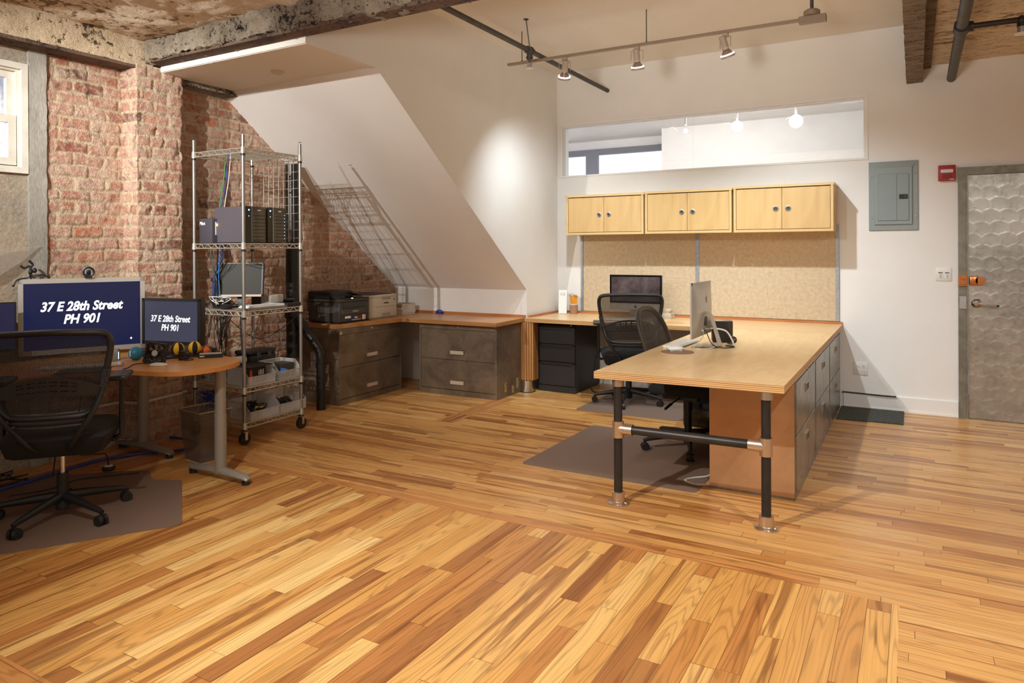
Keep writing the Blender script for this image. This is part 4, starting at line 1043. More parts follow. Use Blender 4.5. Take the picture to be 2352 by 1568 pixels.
def mesh_chair(label, loc, rz, base_ang, seat_z=.455):
    t = thing('mesh_office_chair', label, 'chair', loc, rz)
    star_base(t, base_ang)
    MB().cyl((0, 0, .04), (0, 0, .23), .027, n=20).build('column', M_BLACK, t)
    MB().cyl((0, 0, .23), (0, 0, .375), .013, n=16).build('gas_lift', M_CHROME, t)
    MB().rbox(-.08, .08, -.12, .10, .362, .405, .01, 2).box(-.10, .10, -.17, -.1, .378, .390).build('tilt_mechanism', M_BLACK, t)
    # seat cushion
    g = MB(); n1, n2 = 14, 14; vs = []
    for side in (1, 0):
        for j in range(n2+1):
            for i in range(n1+1):
                u, v = -1+2*i/n1, -1+2*j/n2
                x = u*.255*(1-.10*max(0, -v)**2); y = v*.245+.02
                e = max(abs(u), abs(v)); rr_ = (1-max(0, (abs(u)-.75)/.25)**2)*(1-max(0, (abs(v)-.75)/.25)**2)
                z = seat_z-.0+.035*rr_ - (.03*max(0, v-.5)**2*4) if side else seat_z-.10*(rr_)**.5-.0
                vs.append((x, y, z))
    q = (n1+1)*(n2+1)
    fs = [(j*(n1+1)+i, j*(n1+1)+i+1, (j+1)*(n1+1)+i+1, (j+1)*(n1+1)+i) for j in range(n2) for i in range(n1)]
    fs2 = [tuple(q+k for k in reversed(f_)) for f_ in fs]
    g.add(vs, fs+fs2); g.build('seat', M_BLACKM, t, ang=70)
    # back
    def bp(x, z):      # back surface curve (leans back, bows around sitter)
        return Vector((x, -.255-.10*(z-.55)-.0+.9*x*x*.5, z))
    outl = [(-.165, .585), (-.205, .63), (-.245, .76), (-.272, .90), (-.270, .965), (-.235, .993), (-.12, 1.0), (0, 1.003), (.12, 1.0), (.235, .993), (.270, .965), (.272, .90), (.245, .76), (.205, .63), (.165, .585), (.08, .578), (-.08, .578)]
    cl = cat([bp(*p) for p in outl]+[bp(*outl[0])], 5)[:-1]
    fr_ = MB().tube(cl, [(.023, .016)]*len(cl), 10, flat=(0, 1, 0), closed=True).build('back_frame', M_BLACK, t)
    def halfw(z):
        pr = [(.585, .165), (.63, .205), (.76, .245), (.90, .272), (.965, .268), (1.0, .22)]
        for (a, wa), (b_, wb_) in zip(pr[:-1], pr[1:]):
            if z <= b_: return wa+(wb_-wa)*(z-a)/(b_-a)
        return .22
    def net(z0, z1, nm, m_):
        g = MB(); nz, nx = 12, 12; vs = []
        for j in range(nz+1):
            z = z0+(z1-z0)*j/nz; hw = halfw(z)
            for i in range(nx+1): vs.append(bp(-hw+2*hw*i/nx, z)+Vector((0, .006, 0)))
        g.add(vs, [(j*(nx+1)+i, j*(nx+1)+i+1, (j+1)*(nx+1)+i+1, (j+1)*(nx+1)+i) for j in range(nz) for i in range(nx)])
        return g.build(nm, m_, t, fix=False)
    net(.60, .992, 'back_mesh', M_NET)
    # lumbar pad with slots
    g = MB(); nx, nz = 40, 10; hw = .235
    z0, z1 = .672, .765
    idx = {}
    def gv(i, j, o):
        k = (i, j, o)
        if k not in idx:
            x = -hw+2*hw*i/nx; arch = .028*(1-(x/hw)**2); z = z0+(z1-z0)*j/nz*(.55+.45*(1-(x/hw)**2))+arch*.6
            idx[k] = len(g.v); g.v.append(tuple(bp(x, z)+Vector((0, -.012-(.006 if o else 0), 0))))
        return idx[k]
    for i in range(nx):
        for j in range(nz):
            hole = 9 <= i <= 30 and (i-9) % 4 in (0, 1, 2)[:3] and j in (2, 3, 5, 7) and (i-9) % 4 != 3
            if hole and j in (2, 4, 5, 7): continue
            g.f.append([gv(i, j, 0), gv(i+1, j, 0), gv(i+1, j+1, 0), gv(i, j+1, 0)]); g.m.append(0)
            g.f.append([gv(i, j, 1), gv(i, j+1, 1), gv(i+1, j+1, 1), gv(i+1, j, 1)]); g.m.append(0)
    g.build('lumbar_support', M_BLACK, t, fix=False)
    # lower carrier bar, V shaped arms
    MB().tube([bp(-.17, .557), bp(0, .553), bp(.17, .557)], [(.014, .012)]*3, 10, flat=(0, 0, 1)).tube([bp(-.15, .53), bp(0, .526), bp(.15, .53)], [(.008, .008)]*3, 8).build('lower_bar', M_CHAR, t)
    for s_ in (-1, 1):
        pts = [bp(s_*.262, .80)+Vector((0, -.02, 0)), bp(s_*.238, .70)+Vector((0, -.025, 0)), (s_*.205, -.285, .61), (s_*.15, -.27, .52), (s_*.085, -.22, .42), (s_*.05, -.15, .383)]
        ar = MB().tube(cat(pts, 6), [(.012, .015)]*(5*6+1), 10).build('back_arm', M_BLACK, t)
        MB().obox(bp(s_*.252, .765)+Vector((0, -.018, 0)), (1, 0, 0), (0, 1, 0), (s_*.2, 0, 1), .016, .016, .045).cyl(bp(s_*.252, .785)+Vector((0, -.03, 0)), bp(s_*.252, .785)+Vector((0, -.042, 0)), .009, n=12).cyl(bp(s_*.246, .745)+Vector((0, -.03, 0)), bp(s_*.246, .745)+Vector((0, -.042, 0)), .009, n=12).build('bracket', M_CHAR, ar)
        am = MB().tube([(s_*.16, .03, .39), (s_*.255, .03, .39), (s_*.275, .03, .41), (s_*.275, .03, .48), (s_*.275, .03, .715)], [(.012, .022)]*3+[(.014, .022), (.010, .016)], 10, flat=(1, 0, 0)).build('arm_post', M_BLACK, t)
        MB().rbox(s_*.275-.045, s_*.275+.045, -.09, .13, .713, .74, .011, 3).build('arm_pad', M_CHAR, am)
    MB().tube([(.10, .02, .385), (.24, .02, .375), (.30, .02, .372)], .005, 8).rbox(.29, .33, .01, .03, .362, .380, .006, 2).build('lever', M_BLACK, t)
    return t
ch1 = mesh_chair('black mesh office chair seen from behind at the beech desk', (-3.93, 2.09, 0), math.radians(139-90), math.radians(4-49))
ch2 = mesh_chair('black mesh office chair at the wall counter in front of the computer', (-2.275, 6.16, 0), math.radians(114-90), math.radians(40))
# third chair: oval back, pushed under the work table
t = thing('oval_back_chair', 'grey-brown oval-backed task chair pushed under the work table', 'chair', (-1.385, 4.93, 0), math.radians(-96))
star_base(t, math.radians(24))
MB().cyl((0, 0, .04), (0, 0, .27), .028, .024, 20).cyl((0, 0, .27), (0, 0, .36), .03, n=20).build('column', M_BLACK, t)
MB().rbox(-.24, .24, -.20, .25, .40, .47, .03, 4).build('seat', M_BLACKM, t)
MB().rbox(-.13, .13, -.14, .12, .355, .40, .015, 2).build('seat_pan', M_BLACK, t)
MB().tube([(.08, .0, .385), (.20, -.02, .36), (.235, -.03, .345)], .005, 8).tube([(.22, -.03, .35), (.29, -.045, .325)], .009, 8).build('lever', M_BLACK, t)
def ob(a, z, k=1.):
    return Vector((a, -.165-.36*(z-.5)+.45*a*a, z))
cl = []
for i in range(48):
    a = 2*PI*i/48; cx_ = math.copysign(abs(math.cos(a))**.75, math.cos(a))*.215; cz_ = .735+math.copysign(abs(math.sin(a))**.8, math.sin(a))*.235
    cl.append(ob(cx_, cz_))
MB().tube(cl, [(.016, .020)]*48, 10, flat=(0, 1, 0), closed=True).build('back_rim', simple('brown_black_rim', S(64, 54, 46), .4), t)
g = MB(); vs = [ob(0, .735)]
for r_ in (.5, 1.):
    for p in cl:
        q = ob(p.x*r_, .735+(p.z-.735)*r_); vs.append(q)
fs = [(0, 1+i, 1+(i+1) % 48) for i in range(48)]+[(1+i, 49+i, 49+(i+1) % 48, 1+(i+1) % 48) for i in range(48)]
g.add(vs, fs); g.build('back_mesh', M_NET2, t, fix=False)
MB().obox((0, -.225, .60), (1, 0, 0), (0, 1, .34), (0, -.34, 1), .035, .012, .13).tube(cat([(0, -.06, .385), (0, -.14, .375), (0, -.175, .41), (0, -.195, .5)], 6), [(.03, .012)]*19, 8, flat=(1, 0, 0)).build('back_stem', simple('brown_plastic', S(92, 62, 42), .45), t)
MB().box(-.016, .016, -.245, -.225, .52, .58).box(-.03, .03, -.25, -.235, .58, .59).build('height_catch', M_CHAR, t)

# ================================================================== MATS
def sheet(name, pts, m_, label, cat_='mat', th=.003, r=.04):
    P_ = [Vector((*p, 0)) for p in pts]; out = []; n = len(P_)
    for i in range(n):
        a, b, c = P_[i-1], P_[i], P_[(i+1) % n]
        rr_ = min(r, (a-b).length*.4, (c-b).length*.4); p0 = b+(a-b).normalized()*rr_; p2 = b+(c-b).normalized()*rr_
        for k in range(5):
            u = k/4; out.append(p0*(1-u)**2+b*2*u*(1-u)+p2*u*u)
    return tag(MB().extr([(p.x, p.y, .0005) for p in out], (0, 0, th)).build(name, m_), label, cat_)
sheet('chair_mat', [(-2.245, 4.06), (-1.095, 4.045), (-1.09, 5.20), (-2.23, 5.22)], M_MAT, 'large grey vinyl chair mat under the oval-backed chair')
sheet('chair_mat', [(-2.585, 5.66), (-1.70, 5.66), (-1.55, 5.80), (-1.55, 6.62), (-2.57, 6.62)], M_MAT, 'grey vinyl chair mat under the chair at the wall counter')
sheet('chair_mat', [(-3.262, 2.318), (-3.905, 2.775), (-4.06, 2.68), (-4.26, 2.80), (-4.7, 2.42), (-4.4, 1.0), (-3.85, 1.38), (-3.683, 1.679)], M_MAT, 'grey vinyl chair mat under the chair at the beech desk', r=.05)
sheet('door_mat', [(-.565, 6.36), (-.081, 6.393), (-.081, 6.885), (-.565, 6.885)], M_RUG, 'dark grey carpet scrap by the wall beside the work table', 'mat', .008, .004)

# ================================================================== COMPUTERS ON THE DESKS
def logo(mb, c, ex, ez, n, s_):
    """fruit emblem"""
    c, ex, ez, n = Vector(c), Vector(ex), Vector(ez), Vector(n)
    o_ = [(0, .32), (.14, .38), (.32, .30), (.38, .14), (.28, .04), (.27, -.12), (.42, -.24), (.30, -.46), (.16, -.50), (0, -.44), (-.16, -.50), (-.30, -.42), (-.42, -.18), (-.42, .08), (-.30, .30), (-.14, .36)]
    mb.extr([c+ex*x*s_+ez*z*s_ for x, z in o_], n*.0006)
    mb.extr([c+ex*x*s_+ez*z*s_ for x, z in ((0, .44), (.02, .58), (.16, .70), (.15, .54))], n*.0006)
# all-in-one seen from behind on the work table (faces -X)
t = thing('all_in_one_computer', 'silver all-in-one computer seen from behind on the work table', 'computer', (-1.29, 4.93, ZT), 0)
b = MB(); z0, z1 = .072, .445; y0, y1 = -.258, .258
n1 = 14; vs = []
for j in range(n1+1):
    for i in range(n1+1):
        u, v = -1+2*i/n1, -1+2*j/n1; bul = max(0, 1-(u*u))*max(0, 1-v*v)
        vs.append((.004+.030*bul**.6, (y0+y1)/2+u*(y1-y0)/2, (z0+z1)/2+v*(z1-z0)/2))
b.add(vs, [(j*(n1+1)+i, j*(n1+1)+i+1, (j+1)*(n1+1)+i+1, (j+1)*(n1+1)+i) for j in range(n1) for i in range(n1)])
b.box(-.006, .004, y0, y1, z0, z1); b.build('casing', M_ALU, t, fix=False, ang=50)
MB().box(-.0075, -.006, y0+.01, y1-.01, z0+.075, z1-.01).build('screen', M_BGLOSS, t)
g = MB(); logo(g, (.0325, .02, .325), (0, 1, 0), (0, 0, 1), (1, 0, 0), .052); g.build('emblem', simple('tan_emblem', S(150, 116, 84), .4), t)
MB().tube([(.022, 0, .235), (.05, 0, .235), (.068, 0, .215), (.115, 0, .06), (.128, 0, .012), (.11, 0, .005), (-.05, 0, .004)], [(.045, .004), (.045, .005), (.045, .005), (.055, .004), (.065, .005), (.08, .004), (.09, .0035)], 12, flat=(0, 1, 0)).build('stand', M_ALU, t)
MB().cyl((.097, 0, .10), (.105, 0, .103), .017, n=20).build('cable_hole', M_DGREY, t)
MB().box(.030, .034, -.03, .03, .145, .205).build('memory_door', M_DGREY, t)
MB().tube(cat([(.02, -.06, .12), (.05, -.07, .11), (.10, -.10, .03), (.16, -.08, .008), (.22, .0, .006), (.20, .06, .006)], 7), .0035, 8).build('power_cord', M_BLACK, t)
MB().tube(cat([(.03, .0, .12), (.08, .01, .125), (.16, .03, .11), (.20, .04, .05), (.21, .05, .01)], 7), .0055, 8).build('white_cord', M_WCAB, t)
MB().cyl((.015, -.065, .118), (.035, -.068, .112), .009, n=10).build('plug', M_WPLAST, t)
cable('cable', [(-1.27, 4.88, .84), (-1.26, 4.86, .80), (-1.30, 4.80, .74), (-1.30, 4.74, .729), (-1.25, 4.72, .729), (-1.20, 4.80, .73), (-1.17, 4.86, .745), (-1.2, 4.9, .75)], .0025, M_WCAB, 'thin white cord looping beside the computer stand on the work table')
t = thing('keyboard', 'white keyboard on the work table behind the mouse', 'keyboard', (-1.43, 4.92, ZT), PI/2-.05)
MB().rbox(-.215, .215, -.058, .058, .004, .014, .003, 1).box(-.21, .21, .03, .05, 0, .005).build('base', M_WPLAST, t)
g = MB()
for r in range(5):
    for c_ in range(18): g.box(-.209+c_*.0233, -.209+c_*.0233+.020, -.050+r*.0205, -.050+r*.0205+.0175, .014, .018)
o = g.build('keys', M_WPLAST, t); o['kind'] = 'stuff'
t = thing('computer_mouse', 'white computer mouse on the round pad on the work table', 'mouse', (-1.375, 4.605, ZT+.003), math.radians(118))
MB().sphere((0, 0, .014), (.032, .056, .018), 24).build('shell', M_WPLAST, t)
MB().box(-.022, .022, -.04, .04, 0, .006).sphere((0, .025, .031), .003, 8).build('base', M_LGREY, t)
tag(MB().cyl((-1.352, 4.57, ZT), (-1.352, 4.57, ZT+.003), .105, n=40).build('mouse_pad', simple('tan_mouse_pad', S(132, 100, 76), .5)), 'round brown mouse pad on the work table', 'mouse pad')
t = thing('desk_speaker', 'black slab speaker standing behind the computer stand on the work table', 'speaker', (-1.215, 5.22, ZT), math.radians(20))
t.scale = (1, 1, 1.1)
MB().rbox(-.075, .075, -.03, .03, 0, .145, .018, 4).build('speaker_body', simple('silver_brown_rim', S(150, 122, 100), .4, .4), t)
MB().rbox(-.070, .068, -.034, -.026, .004, .140, .0035, 1).build('front_panel', simple('dark_brown_panel', S(48, 40, 34), .5), t)
g = MB()
for k in range(5): g.tube([(-1.135+.026*math.cos(a+k)+.003*k, 5.12+.012*k-.02, ZT+.028+.024*math.sin(a+k)) for a in [i*2*PI/18 for i in range(18)]], .0025, 6, closed=True)
tag(g.build('coiled_cable', M_BLACK), 'small coil of black and clear cable beside the slab speaker', 'cable')
tag(MB().lathe([(.028, 0), (.028, .004), (.02, .006), (0, .006)], (-1.115, 5.0, ZT), 20).build('cable_grommet', M_BLACK), 'round black grommet in the work table top', 'grommet')

# all-in-one at the wall counter (faces -Y)
t = thing('all_in_one_computer', 'all-in-one computer with dark screen in front of the pinboard', 'computer', (-2.35, 6.56, ZT), 0)
MB().rbox(-.264, .264, 0, .03, .09, .424, .008, 2).build('casing', M_ALU, t)
MB().rbox(-.264, .264, -.004, .001, .150, .424, .002, 1).build('glass_front', M_BGLOSS, t)
MB().box(-.245, .245, -.0055, -.0035, .168, .405).build('screen', M_IMAC, t)
g = MB(); logo(g, (.0, -.001, .118), (1, 0, 0), (0, 0, 1), (0, -1, 0), .028); g.build('emblem', M_BLACK, t)
MB().tube([(0, .03, .22), (0, .08, .18), (0, .11, .02), (0, .10, .004), (0, -.07, .004)], [(.09, .005)]*4+[(.10, .004)], 12, flat=(1, 0, 0)).build('stand', M_ALU, t)
t = thing('keyboard', 'white keyboard on the wall counter behind the mesh chair', 'keyboard', (-2.36, 6.33, ZT), 0)
MB().rbox(-.215, .215, -.056, .056, 0, .009, .003, 1).build('base', M_ALU, t)
g = MB()
for r in range(5):
    for c_ in range(18): g.box(-.209+c_*.0233, -.209+c_*.0233+.020, -.050+r*.0205, -.050+r*.0205+.0175, .009, .012)
o = g.build('keys', M_WPLAST, t); o['kind'] = 'stuff'
t = thing('computer_mouse', 'white computer mouse on the wall counter beside the cord', 'mouse', (-2.04, 6.31, ZT), 0)
MB().sphere((0, 0, .014), (.03, .054, .018), 20).build('shell', M_WPLAST, t); MB().box(-.02, .02, -.035, .035, 0, .006).build('base', M_LGREY, t)
tag(MB().cyl((-1.92, 6.36, ZT), (-1.92, 6.36, ZT+.0015), .1, n=32).build('mouse_pad', simple('birch_coloured_pad', S(206, 158, 104), .5)), 'thin round tan pad on the wall counter', 'mouse pad')
for k in range(7):
    hgt = .013; zz = ZT+k*hgt; sh_ = random.uniform(-.006, .006)
    cols = [S(214, 190, 150), S(226, 206, 172), S(200, 170, 130), S(232, 218, 196), S(220, 194, 150), S(190, 160, 120), S(228, 210, 180)]
    wv = .06 if k < 4 else .05
    t = thing('book', 'cream book in the stack right of the dark screen, %s' % ('lowest of the stack', 'second from the bottom', 'third from the bottom', 'middle of the stack', 'third from the top', 'second from the top', 'topmost of the stack')[k], 'book', (-2.095+sh_, 6.735, zz), random.uniform(-.06, .06), 'stack of books by the wall counter computer')
    MB().box(-wv, wv, -.055, .055, 0, .0015).box(-wv, wv, -.055, .055, hgt-.002, hgt-.0005).box(-wv, -wv+.002, -.055, .055, 0, hgt-.0005).build('cover', simple('book_cover_%d' % k, cols[k], .6), t)
    MB().box(-wv+.002, wv-.003, -.052, .052, .0015, hgt-.002).build('pages', M_PAPER, t)
# sign holder and pencil cup
t = thing('sign_holder', 'tall clear acrylic card holder with letters at the counter corner', 'card holder', (-3.215, 6.735, ZT), math.radians(14))
MB().extr([(-.045, 0, 0), (.045, 0, 0), (.045, .03, .25), (-.045, .03, .25)], (0, .003, 0)).box(-.045, .045, -.045, .003, 0, .003).build('holder', M_ACRYL, t)
MB().extr([(-.042, -.001, .004), (.042, -.001, .004), (.042, .0285, .247), (-.042, .0285, .247)], (0, .0012, 0)).build('card', M_WPLAST, t)
lettering('lettering', 'ca', .062, M_DGREY, t, frame_M((0, .0235, .208), (1, 0, 0), (0, .12, 1)), 0, -.001)
g = MB()
t = thing('pencil_cup', 'clear brown cup full of yellow pencils on the counter', 'cup', (-3.115, 6.80, ZT))
MB().lathe([(.036, 0), (.040, .002), (.042, .10), (.0395, .10), (.037, .004), (0, .004)], (0, 0, 0), 24).build('cup_body', clear_plastic('smoky_cup', S(180, 136, 108), .8, .3), t)
MB().lathe([(.0425, .094), (.0435, .094), (.0435, .1), (.0425, .1)], (0, 0, 0), 24).build('rim', M_WPLAST, t)
rnd = random.Random(2); proto = None
for k in range(30):
    a = rnd.uniform(0, 2*PI); r0 = rnd.uniform(0, .02); r1 = rnd.uniform(.02, .06); L_ = rnd.uniform(.165, .19)
    a2 = a+rnd.uniform(-.4, .4)
    if proto is None:
        proto = thing('pencil', 'yellow pencil standing in the clear brown cup', 'pencil', (0, 0, 0), 0, 'pencils in the cup')
        MB().cyl((0, 0, 0), (0, 0, 1), .0044, n=6).build('shaft', M_PENC, proto)
        MB().cyl((0, 0, 1), (0, 0, 1.06), .004, .0036, n=8).build('tip', M_LIP, proto); p = proto
    else: p = dup(proto)
    A = Vector((-3.115+r0*math.cos(a), 6.80+r0*math.sin(a), ZT+.006)); B = Vector((-3.115+r1*math.cos(a2), 6.80+r1*math.sin(a2)*.7, ZT+L_))
    p.location = A; p.rotation_euler = (B-A).to_track_quat('Z', 'Y').to_euler(); p.scale = (1, 1, (B-A).length)

# ================================================================== PRINTERS, BOOKS
t = thing('multifunction_printer', 'dark grey multifunction printer on the corner counter', 'printer', (-4.765, 5.055, ZT), PI/2)
# local: front faces -y (world +X), x = world Y
MB().rbox(-.20, .20, -.195, .20, .012, .20, .012, 3).box(-.17, .17, -.15, .15, 0, .014).build('body', M_DGREY, t)
MB().rbox(-.205, .205, -.20, .205, .195, .225, .008, 2).build('scanner_bed', M_DGREY, t)
g = MB(); g.rbox(-.205, .10, -.10, .205, .222, .295, .022, 4); g.extr([(-.20, -.13, .224), (-.04, -.13, .224), (-.04, -.06, .29), (-.20, -.06, .29)], (0, .02, 0)); g.build('document_feeder', M_BLACK, t)
MB().obox((.10, .0, .262), (1, 0, -.25), (0, 1, 0), (.25, 0, 1), .085, .14, .006).build('paper_tray_flap', M_DGREY, t)
MB().box(-.12, .19, -.205, -.10, .222, .23).build('control_panel', M_BLACK, t)
MB().box(-.05, -.03, -.206, -.2, .226, .232).build('status_light', M_LEDG, t)
MB().box(-.16, .165, -.197, -.13, .135, .188).build('output_slot', M_BGLOSS, t)
MB().rbox(-.165, .17, -.2, -.19, .083, .13, .003, 1).build('manual_feed_door', simple('dark_grey_door', S(74, 69, 65), .5), t)
MB().box(-.2, .2, -.1965, -.19, .068, .0695).box(-.05, .05, -.1965, -.18, .012, .03).build('paper_drawer_seam', M_BLACK, t)
lettering('lettering', 'brother', .024, M_LGREY, t, frame_M((.01, -.2007, .108), (1, 0, 0), (0, 0, 1)), 0, .0004)
st = MB().box(-.10, .10, -.1985, -.196, .022, .060).build('printed_sticker', simple('navy_sticker', S(34, 36, 92), .4), t)
MB().box(-.13, -.055, -.1995, -.1975, .045, .066).box(.105, .15, -.1995, -.1975, .02, .066).build('white_label', M_WPLAST, st)
MB().box(-.045, .085, -.1992, -.198, .024, .031).build('yellow_stripe', M_YEL, st)
MB().sphere((.02, -.198, .047), (.03, .002, .010), 12).build('car_picture', M_LGREY, st); MB().sphere((.075, -.198, .050), (.011, .002, .011), 12).build('red_dot', M_RED, st)
t = thing('laser_printer', 'light grey laser printer between the dark printer and the books', 'printer', (-4.775, 5.48, ZT), PI/2)
MB().rbox(-.205, .205, -.205, .22, .012, .235, .014, 3).box(-.18, .18, -.18, .18, 0, .014).build('body', M_CREAM, t)
MB().rbox(-.19, .16, -.17, .20, .230, .243, .004, 1).build('output_tray', M_DGREY, t)
MB().box(-.12, .19, -.2065, -.204, .118, .1195).box(-.20, .20, -.2065, -.204, .212, .2135).build('front_seam', M_DGREY, t)
MB().rbox(-.03, .10, -.2075, -.203, .188, .208, .003, 1).rbox(-.03, .10, -.2075, -.203, .03, .055, .003, 1).build('grip_recess', simple('beige_shadow_grip', S(160, 152, 132), .5), t)
lettering('lettering', 'brother', .024, M_BLACK, t, frame_M((.035, -.2062, .155), (1, 0, 0), (0, 0, 1)), 0, .0006)
MB().box(.155, .168, -.2075, -.204, .178, .190).build('power_button', M_BLACK, t)
for k in range(6):
    hgt = .0185; t = thing('book', ('white paperback in the stack by the light grey printer, %s', 'tan-covered paperback in the stack by the light grey printer, %s')[k > 3] % ('lowest of the stack', 'second from the bottom', 'third from the bottom', 'third from the top', 'second from the top', 'topmost of the stack')[k], 'book', (-4.75+random.uniform(-.004, .004), 5.975+random.uniform(-.004, .004), ZT+k*hgt), random.uniform(-.04, .04), 'paperbacks by the light grey printer')
    cm = simple('paperback_cover_%d' % k, S(176, 160, 130) if k > 3 else S(226, 216, 206), .6)
    MB().box(-.105, .105, -.115, .115, 0, .001).box(-.105, .105, -.115, .115, hgt-.0018, hgt-.0006).box(-.105, .105, -.115, -.113, 0, hgt-.0006).build('cover', cm, t)
    MB().box(-.103, .103, -.113, .113, .001, hgt-.0018).build('pages', M_PAPER, t)
tag(MB().sphere((-4.375, 6.15, ZT+.022), (.045, .022, .022), 16).box(-4.41, -4.34, 6.13, 6.16, ZT, ZT+.01).build('tape_dispenser', M_BLUE), 'small blue tape dispenser at the back of the corner counter', 'tape dispenser')
cable('cable', [(-4.97, 4.83, ZT+.004), (-4.94, 4.87, ZT+.012), (-4.96, 4.92, ZT+.005), (-4.93, 4.97, ZT+.005)], .004, M_BLACK, 'black cable at the back left of the dark printer')

# ================================================================== WIRE RACK
RX0, RX1, RY0, RY1 = -4.762, -4.215, 3.50, 4.045
rk = thing('wire_shelving_rack', 'tall chrome wire shelving rack on casters', 'rack', ((RX0+RX1)/2, (RY0+RY1)/2, 0))
hx, hy = (RX1-RX0)/2, (RY1-RY0)/2
for sx2 in (-1, 1):
    for sy2 in (-1, 1):
        g = MB(); g.cyl((sx2*hx, sy2*hy, .12), (sx2*hx, sy2*hy, 2.24), .0127, n=16)
        for k in range(42): g.lathe([(.0127, -.001), (.0132, 0), (.0127, .001)], (sx2*hx, sy2*hy, .17+k*.0508), 12)
        po = g.build('post', simple('ribbed_post_chrome', S(160, 158, 152), .42, .85), rk)
        c_ = MB(); c_.cyl((sx2*hx, sy2*hy, .10), (sx2*hx, sy2*hy, .135), .012, n=12); c_.box(sx2*hx-.022, sx2*hx+.022, sy2*hy-.018, sy2*hy+.018, .094, .102)
        c_.box(sx2*hx-.022, sx2*hx-.019, sy2*hy-.012, sy2*hy+.012, .035, .1).box(sx2*hx+.019, sx2*hx+.022, sy2*hy-.012, sy2*hy+.012, .035, .1)
        cs = c_.build('caster', M_CHROME, po); MB().cyl((sx2*hx-.014, sy2*hy, .042), (sx2*hx+.014, sy2*hy, .042), .042, n=24).build('wheel', M_BLACK, cs)
def wire_shelf(z):
    g = MB(); r = .0046; h_ = .032
    for zz in (0, -h_):
        g.tube([(-hx, -hy, z+zz), (hx, -hy, z+zz)], r, 6); g.tube([(-hx, hy, z+zz), (hx, hy, z+zz)], r, 6)
        g.tube([(-hx, -hy, z+zz), (-hx, hy, z+zz)], r, 6); g.tube([(hx, -hy, z+zz), (hx, hy, z+zz)], r, 6)
    for s_ in (-1, 1):
        nz = 14
        g.tube([(-hx+2*hx*i/nz, s_*hy, z-(h_ if i % 2 else 0)) for i in range(nz+1)], .0033, 5)
        g.tube([(s_*hx, -hy+2*hy*i/nz, z-(h_ if i % 2 else 0)) for i in range(nz+1)], .0033, 5)
    for i in range(1, 22):
        x = -hx+2*hx*i/22; g.tube([(x, -hy, z+.003), (x, hy, z+.003)], .0022, 5)
    for y in (-.12, .06, .18): g.tube([(-hx, y, z-.002), (hx, y, z-.002)], .003, 6)
    for sx2 in (-1, 1):
        for sy2 in (-1, 1): g.cyl((sx2*hx, sy2*hy, z-.04), (sx2*hx, sy2*hy, z+.008), .0185, .016, 14)
    o = g.build('wire_shelf', M_WIRE, rk)
    g = MB()
    for sx2 in (-1, 1):
        for sy2 in (-1, 1): g.cyl((sx2*hx, sy2*hy, z-.056), (sx2*hx, sy2*hy, z-.043), .016, n=12)
    g.build('shelf_clip', M_BLACK, o)
for z in (2.145, 1.452, .960, .405, .150): wire_shelf(z)
S1, S2, S3, S4 = 1.458, .967, .412, .157
# wire grid panel hung on the far side
g = MB()
for i in range(8): g.tube([(-4.66+i*.057, 4.075, 1.47), (-4.66+i*.057, 4.075, 2.12)], .0028, 6)
for k in range(10): g.tube([(-4.68, 4.079, 1.50+k*.066), (-4.24, 4.079, 1.50+k*.066)], .0028, 6)
tag(g.build('wire_grid_panel', M_WIRE), 'wire grid panel hanging on the far side of the rack', 'grid panel')
# battery backup unit
t = thing('battery_backup', 'small dark battery backup unit with an amber light on the rack', 'battery backup', (-4.665, 3.565, S1), 0)
MB().rbox(-.075, .075, -.04, .04, 0, .188, .008, 2).build('case', simple('slate_plastic', S(70, 66, 74), .5), t)
MB().rbox(.060, .079, -.012, .030, .06, .165, .004, 1).build('control_strip', M_SATIN, t)
MB().box(.079, .0805, -.004, .010, .13, .15).build('amber_light', M_LEDO, t)
lettering('lettering', 'Pilot', .034, M_WPLAST, t, frame_M((-.035, -.0405, .15), (1, 0, 0), (0, 0, 1)), 0, .001)
# drive towers
def drive_tower(label, loc, nled):
    t = thing('drive_tower', label, 'drive tower', loc, 0, 'drive towers on the rack')
    MB().rbox(-.19, .15, -.095, .085, .004, .272, .004, 1).build('case', simple('grey_metal_case', S(94, 88, 96), .5, .2), t)
    MB().box(.15, .158, -.095, -.045, .004, .272).build('black_strip', M_BGLOSS, t)
    bez = MB().rbox(.148, .164, -.045, .085, .004, .272, .003, 1).build('front_bezel', simple('olive_grey_bezel', S(92, 86, 74), .45, .3), t)
    for k in range(8):
        MB().rbox(.163, .169, -.033, .070, .022+k*.026, .045+k*.026, .002, 1).build('drive_bay', simple('bay_metal', S(98, 92, 78), .4, .4), bez)
    g = MB().sphere((.158, -.068, .245), .006, 8); g.sphere((.158, -.068, .20), .003, 8)
    if nled:
        for k in range(8): g.sphere((.170, .062, .034+k*.026), .0022, 6)
    g.build('blue_light', M_LED, t)
    MB().box(.1635, .1645, .005, .035, .240, .248).build('name_mark', M_WPLAST, bez)
    MB().box(-.17, .13, -.08, .07, 0, .005).build('feet', M_BLACK, t)
drive_tower('dark drive tower with eight bays, the nearer of the two on the rack', (-4.43, 3.665, S1), False)
drive_tower('dark drive tower with a row of blue lights, farther of the two on the rack', (-4.43, 3.865, S1), True)
